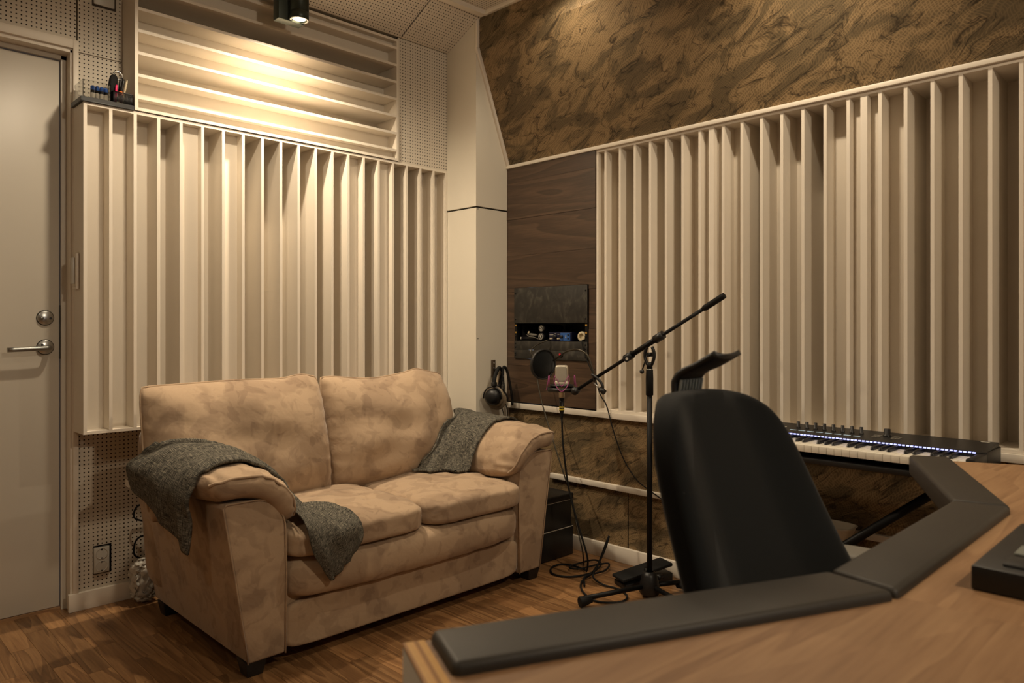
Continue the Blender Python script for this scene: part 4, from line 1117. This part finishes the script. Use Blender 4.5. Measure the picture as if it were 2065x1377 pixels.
# wall cables out of the rack
o = G().tube(cr([(2.655, 2.410, .992), (2.622, 2.414, .985), (2.604, 2.456, .965), (2.585, 2.479, .935), (2.567, 2.435, .896), (2.549, 2.401, .803), (2.530, 2.355, .702), (2.512, 2.294, .593), (2.494, 2.235, .499), (2.475, 2.165, .388), (2.457, 2.108, .301), (2.437, 2.062, .194), (2.425, 2.02, .10), (2.47, 2.05, .022), (2.53, 2.10, .005)], 6), .0032, 8).obj('audio_cable', 'satin_dark')
tag(o, 'thin grey cable dropping from the rack behind the pop filter', 'cable')
o = G().tube(cr([(2.665, 2.204, .992), (2.640, 2.202, .985), (2.644, 2.19, .931), (2.645, 2.166, .879), (2.645, 2.131, .823), (2.645, 2.099, .746), (2.645, 2.062, .697), (2.645, 2.032, .61), (2.650, 1.999, .52), (2.650, 1.955, .444), (2.647, 1.897, .385), (2.645, 1.829, .350), (2.648, 1.742, .312), (2.655, 1.60, .26), (2.656, 1.45, .22)], 6), .0028, 8).obj('audio_cable', 'black_rubber')
tag(o, 'thin black cable sagging along the wall behind the stand pole', 'cable')
# expression pedal
ep = empty('foot_pedal', (2.50, 1.75, 0)); tag(ep, 'black expression pedal on the floor behind the microphone stand', 'pedal')
pd = Vector((.93, -.37, 0)).normalized(); pq = Vector((-pd.y, pd.x, 0)); pc0 = Vector((2.505, 1.765, 0))
def pb(l, wd_, z): return pc0+pd*l+pq*wd_+Vector((0, 0, z))
g = G(); v = [pb(-.11, -.045, .002), pb(.115, -.045, .002), pb(.115, .045, .002), pb(-.11, .045, .002), pb(-.11, -.045, .022), pb(.115, -.045, .044), pb(.115, .045, .044), pb(-.11, .045, .022)]
g.add(v, [(0,3,2,1),(4,5,6,7),(0,1,5,4),(1,2,6,5),(2,3,7,6),(3,0,4,7)]); g.obj('pedal_body', 'black_plastic', ep, .003)
g = G(); v = [pb(-.120, -.045, .032), pb(.115, -.045, .070), pb(.115, .045, .070), pb(-.120, .045, .032), pb(-.120, -.045, .044), pb(.115, -.045, .084), pb(.115, .045, .084), pb(-.120, .045, .044)]
g.add(v, [(0,3,2,1),(4,5,6,7),(0,1,5,4),(1,2,6,5),(2,3,7,6),(3,0,4,7)]); g.obj('treadle', 'black_rubber', ep, .004)
g = G(); g.cyl(pb(0, -.03, .030), pb(0, -.03, .075), .012, n=12); g.obj('hinge_post', 'black_metal', ep)

# ================================================================== EQUIPMENT RACK in the planks
rk = empty('equipment_rack', (2.70, 2.418, .894)); tag(rk, 'black equipment rack set into the dark planks', 'rack')
ry0, ry1, rz0 = 2.1785, 2.6575, .8945; U = .0444
xf = XR-.012
def rz(u): return rz0+u*U
for (ya_, yb_) in ((ry0, ry0+.016), (ry1-.016, ry1)):
    bx(XR-.009, ya_, rz0, XR+.03, yb_, rz(8)).obj('rail', 'black_metal', rk)
bx(xf-.002, ry0, rz(4), xf+.001, ry1, rz(8)).obj('blank_panel', 'dusty_panel', rk, .0006)
bx(xf-.002, ry0, rz(1), xf+.001, ry1, rz(2)-.0008).obj('blank_panel', 'dusty_panel', rk, .0006)
p1 = bx(xf-.002, ry0, rz(0), xf+.001, ry1, rz(1)-.0008).obj('socket_panel', 'dusty_panel', rk, .0006)
cvy = G(); cvy.box(XR+.004, ry0+.014, rz(2)-.004, XR+.185, ry1-.014, rz(2)); cvy.box(XR+.004, ry0+.014, rz(4), XR+.185, ry1-.014, rz(4)+.004)
cvy.box(XR+.181, ry0+.014, rz(2), XR+.185, ry1-.014, rz(4)); cvy.box(XR+.012, ry0+.012, rz(2), XR+.185, ry0+.016, rz(4)); cvy.box(XR+.012, ry1-.016, rz(2), XR+.185, ry1-.012, rz(4))
cvy.obj('shelf_box', 'dark_plastic', rk)
for yy in (ry0+.009, ry1-.009):
    for u in (.4, .62, 1.3, 1.7, 1.45+1.1, 4.45, 7.4):
        G().lathe([(0, .0035), (.003, .003), (.0048, .001), (.0048, 0)], (xf-.002, yy, rz(u)), (-1, 0, 0), 10).obj('screw', 'black_metal', rk)
    for u in (2.95, 3.75): bx(XR-.0105, yy-.0055, rz(u)-.004, XR-.0088, yy+.0055, rz(u)+.004).obj('cage_nut', 'gold', rk)
G().lathe([(0, .001), (.012, .001), (.012, 0)], (xf-.002, 2.338, rz(.52)), (-1, 0, 0), 20).obj('jack_plate', 'black_metal', p1)
bx(xf-.0055, 2.340, rz(.52)-.007, xf-.002, 2.350, rz(.52)+.008).obj('jack_latch', 'red_plastic', p1)
for dy in (-.020, .020): G().lathe([(0, .002), (.003, 0)], (xf-.002, 2.338+dy, rz(.52)+.011*(1 if dy < 0 else -1)), (-1, 0, 0), 8).obj('jack_screw', 'steel', p1)
ZR = rz(2)+.0004
ai = empty('audio_interface', (2.72, 2.35, ZR)); tag(ai, 'small blue and navy audio interface standing in the rack', 'audio interface')
bx(XR+.008, 2.292, ZR, XR+.16, 2.438, ZR+.044).obj('case', 'navy_panel', ai, .002)
bx(XR+.0045, 2.300, ZR+.003, XR+.0085, 2.360, ZR+.041).obj('blue_face', 'blue_panel', ai); bx(XR+.0045, 2.360, ZR+.003, XR+.0085, 2.434, ZR+.041).obj('dark_face', 'navy_panel', ai)
for yy, zz, r_ in ((2.350, .022, .0085), (2.392, .022, .0095)): G().lathe([(r_, 0), (r_*.9, .010), (0, .010)], (XR+.0045, yy, ZR+zz), (-1, 0, 0), 16).obj('knob', 'key_black', ai)
for yy, zz in ((2.310, .032), (2.310, .014)): G().lathe([(.0042, 0), (.0042, .003), (0, .003)], (XR+.0045, yy, ZR+zz), (-1, 0, 0), 12).obj('jack', 'key_black', ai)
for yy in (2.366, 2.372, 2.378, 2.412, 2.419, 2.426): bx(XR+.002, yy-.002, ZR+.010, XR+.0046, yy+.002, ZR+.016).obj('switch', 'cream_plastic', ai)
for yy, zz in ((2.325, .026), (2.325, .018)): bx(XR+.003, yy-.003, ZR+zz-.002, XR+.0046, yy+.003, ZR+zz+.002).obj('lamp', 'cream_plastic', ai)
for ya_, yb_, zz in ((2.405, 2.430, .031), (2.366, 2.378, .034), (2.386, 2.398, .036)): bx(XR+.0038, ya_, ZR+zz-.0012, XR+.0046, yb_, ZR+zz+.0012).obj('lettering', 'grey_white', ai)
def hand_mic(y, z, lab, ln=.15):
    t = empty('handheld_microphone', (XR+.1, y, z)); tag(t, lab, 'microphone', 'handheld microphones in the rack')
    G().lathe([(0, .002), (.0165, .002), (.0195, .004), (.0205, .012), (.0200, .05), (.017, ln)], (XR+.003, y, z), (1, 0, 0), 24).obj('body', 'key_black', t)
    G().lathe([(.0120, -.0006), (.0138, -.0006)], (XR+.0045, y, z), (1, 0, 0), 24).obj('badge_ring', 'outlet_white', t)
    s_ = cr([(XR+.003, y-.005, z+.006), (XR+.003, y+.003, z+.0065), (XR+.003, y+.004, z+.002), (XR+.003, y-.004, z-.002), (XR+.003, y-.003, z-.0065), (XR+.003, y+.005, z-.006)], 5)
    G().tube(s_, .0014, 6).obj('badge_mark', 'outlet_white', t)
hand_mic(2.490, ZR+.0212, 'round-ended black handheld microphone lying on the rack shelf'); hand_mic(2.487, ZR+.0625, 'round-ended black handheld microphone on top of the other one')
tp = empty('tape_roll', (XR+.03, 2.231, ZR)); tag(tp, 'cream ring roll standing at the right of the rack opening', 'tape roll')
G().lathe([(.0150, 0), (.0225, 0), (.0238, .003), (.0238, .020), (.015, .020), (.015, 0)], (XR+.004, 2.229, ZR+.0242), (1, .0, 0), 28).obj('ring', 'cream_plastic', tp)
G().lathe([(0, .012), (.0152, .012)], (XR+.004, 2.229, ZR+.0242), (1, 0, 0), 24).obj('core', 'cream_plastic', tp)
bx(XR+.026, 2.205, ZR, XR+.10, 2.254, ZR+.04).obj('case', 'key_black', tp, .004)
cm = empty('microphone_clips', (XR+.04, 2.57, ZR)); tag(cm, 'loose black plug and clip with steel tip at the left of the rack shelf', 'clips')
G().tube([(XR+.010, 2.625, ZR+.012), (XR+.030, 2.570, ZR+.012), (XR+.035, 2.53, ZR+.014)], [.010, .011, .008], 12).obj('plug_sleeve', 'key_black', cm)
G().cyl((XR+.009, 2.629, ZR+.012), (XR+.010, 2.622, ZR+.012), .0072, n=14).obj('plug_tip', 'outlet_white', cm)
G().tube([(XR+.010, 2.580, ZR+.034), (XR+.014, 2.555, ZR+.030), (XR+.016, 2.525, ZR+.028)], [.006, .007, .006], 10).obj('clip', 'grey_plastic', cm)
G().tube([(XR+.006, 2.577, ZR+.034), (XR+.004, 2.570, ZR+.045)], .0045, 10).obj('clip_tip', 'cream_plastic', cm)
G().tube(cr([(XR+.02, 2.60, ZR+.030), (XR+.012, 2.575, ZR+.021), (XR+.012, 2.545, ZR+.018), (XR+.02, 2.515, ZR+.008)], 5), .0022, 6).obj('lead', 'grey_plastic', cm)

# ================================================================== HEADPHONES on the casing
hk = empty('wall_hook', (2.557, CY, .86)); tag(hk, 'small dark brown wooden hook strip on the white casing', 'hook')
bx(2.545, CY-.012, .80, 2.566, CY-.0005, .886).obj('strip', 'slat_brown', hk, .001)
for zz in (.870, .846): G().lathe([(0, .003), (.0032, .002), (.0036, 0)], (2.5555, CY-.012, zz), (0, -1, 0), 10).obj('screw', 'steel', hk)
G().tube(cr([(2.5555, CY-.010, .838), (2.5555, CY-.050, .838), (2.5555, CY-.060, .850)], 4), .0045, 8).obj('peg', 'black_metal', hk)
hp = empty('headphones', (2.52, 2.66, .69)); tag(hp, 'black studio headphones with beige pads hanging from the hook', 'headphones')
ha = Vector((-.88, -.47, 0)).normalized()
def cup(c, ax, nm):
    c = Vector(c); 
    o = G().lathe([(0, .030), (.018, .029), (.032, .022), (.040, .010), (.042, 0), (.040, -.004)], c, ax, 32).obj(nm, 'black_plastic', hp)
    G().lathe([(.0425, .006), (.0435, .004), (.0435, .001), (.0425, -.001)], c, ax, 32).obj('trim_ring', 'grey_plastic', o)
    G().lathe([(.040, -.004), (.050, -.008), (.052, -.020), (.044, -.030), (.026, -.025), (.022, -.012)], c, ax, 32).obj('ear_pad', 'ear_velour', o)
    return o
C1, C2 = Vector((2.493, 2.648, .708)), Vector((2.552, 2.676, .690))
cup(C1, ha, 'ear_cup'); cup(C2, -ha+Vector((.5, .2, 0)), 'ear_cup')
G().tube(cr([C1+Vector((-.005, -.012, .052)), C1+Vector((.004, -.006, .095)), (2.530, 2.660, .832), (2.553, 2.668, .848), (2.572, 2.674, .832), C2+Vector((.022, .0, .100)), C2+Vector((.014, .004, .056))], 6), .0095, 10).obj('headband', 'black_rubber', hp)
G().tube(cr([C1+Vector((.012, .004, .060)), C1+Vector((.020, .008, .10)), (2.541, 2.668, .822), (2.553, 2.672, .832), (2.564, 2.676, .820), C2+Vector((.006, .008, .095)), C2+Vector((.000, .010, .058))], 6), .0075, 8).obj('band_padding', 'ear_velour', hp)
for c, s_ in ((C1, 1), (C2, -1)):
    sl = G().soft(lambda u,v,w: tuple(c+Vector((u*.014, -.006+v*.010, .062+w*.012))), (8,8,8), 5).obj('slider', 'dark_plastic', hp)
    yk_ = [c+ha*.010*s_+Vector((math.cos(a)*.047*ha.y*-1, math.cos(a)*.047*ha.x, math.sin(a)*.050)) for a in [R(d) for d in range(-10, 191, 20)]]
    G().tube(yk_, .0042, 8).obj('yoke', 'black_plastic', hp)
def helix(path, r, pitch, wire, nm):
    P = cr(path, 10); out = []; acc = 0; 
    for i in range(len(P)-1):
        seg = P[i+1]-P[i]; t = seg.normalized(); u = t.cross(Vector((0.3, 1, .2))).normalized(); w_ = t.cross(u); n = max(2, int(seg.length/pitch*9))
        for k in range(n):
            f = k/n; ph = (acc+seg.length*f)/pitch*2*math.pi; out.append(P[i]+seg*f+(u*math.cos(ph)+w_*math.sin(ph))*r)
        acc += seg.length
    G().tube(out, wire, 5).obj(nm, 'black_rubber', hp)
helix([(2.545, 2.640, .680), (2.552, 2.636, .740), (2.548, 2.636, .800), (2.558, 2.645, .838), (2.575, 2.655, .852), (2.592, 2.655, .838), (2.605, 2.652, .790), (2.622, 2.650, .720), (2.628, 2.650, .672)], .0058, .0044, .0019, 'coiled_cord')
G().tube(cr([(2.560, 2.655, .650), (2.572, 2.650, .600), (2.590, 2.652, .580), (2.598, 2.655, .625), (2.590, 2.66, .668)], 6), .0022, 6).obj('plain_cord', 'black_rubber', hp)
G().tube([(2.628, 2.650, .676), (2.629, 2.650, .655)], [.007, .006], 10).obj('plug', 'black_plastic', hp)

# ================================================================== BLACK BOXES beside the sofa
for i, (z0_, z1_, lab) in enumerate(((.002, .137, 'black storage box on the floor between sofa and right wall'), (.1375, .262, 'black storage box with padded lid on top of the other box'))):
    t = empty('storage_box', (2.50, 2.32, z0_)); tag(t, lab, 'box', 'stacked black boxes beside the sofa')
    dx = (0, -.012)[i]
    bx(2.36+dx, 2.226, z0_, 2.604+dx, 2.50, z1_-.006).obj('box_body', 'black_plastic', t, .002)
    bx(2.36+dx, 2.2245, z1_-.006, 2.604+dx, 2.50, z1_-.003).obj('edge_line', 'grey_white', t)
    if i: bx(2.352+dx, 2.218, z1_-.003, 2.612+dx, 2.508, z1_+.026).obj('lid', 'box_leather', t, .006, 3)
    else: bx(2.36, 2.226, z1_-.003, 2.604, 2.50, z1_).obj('lid', 'black_plastic', t)
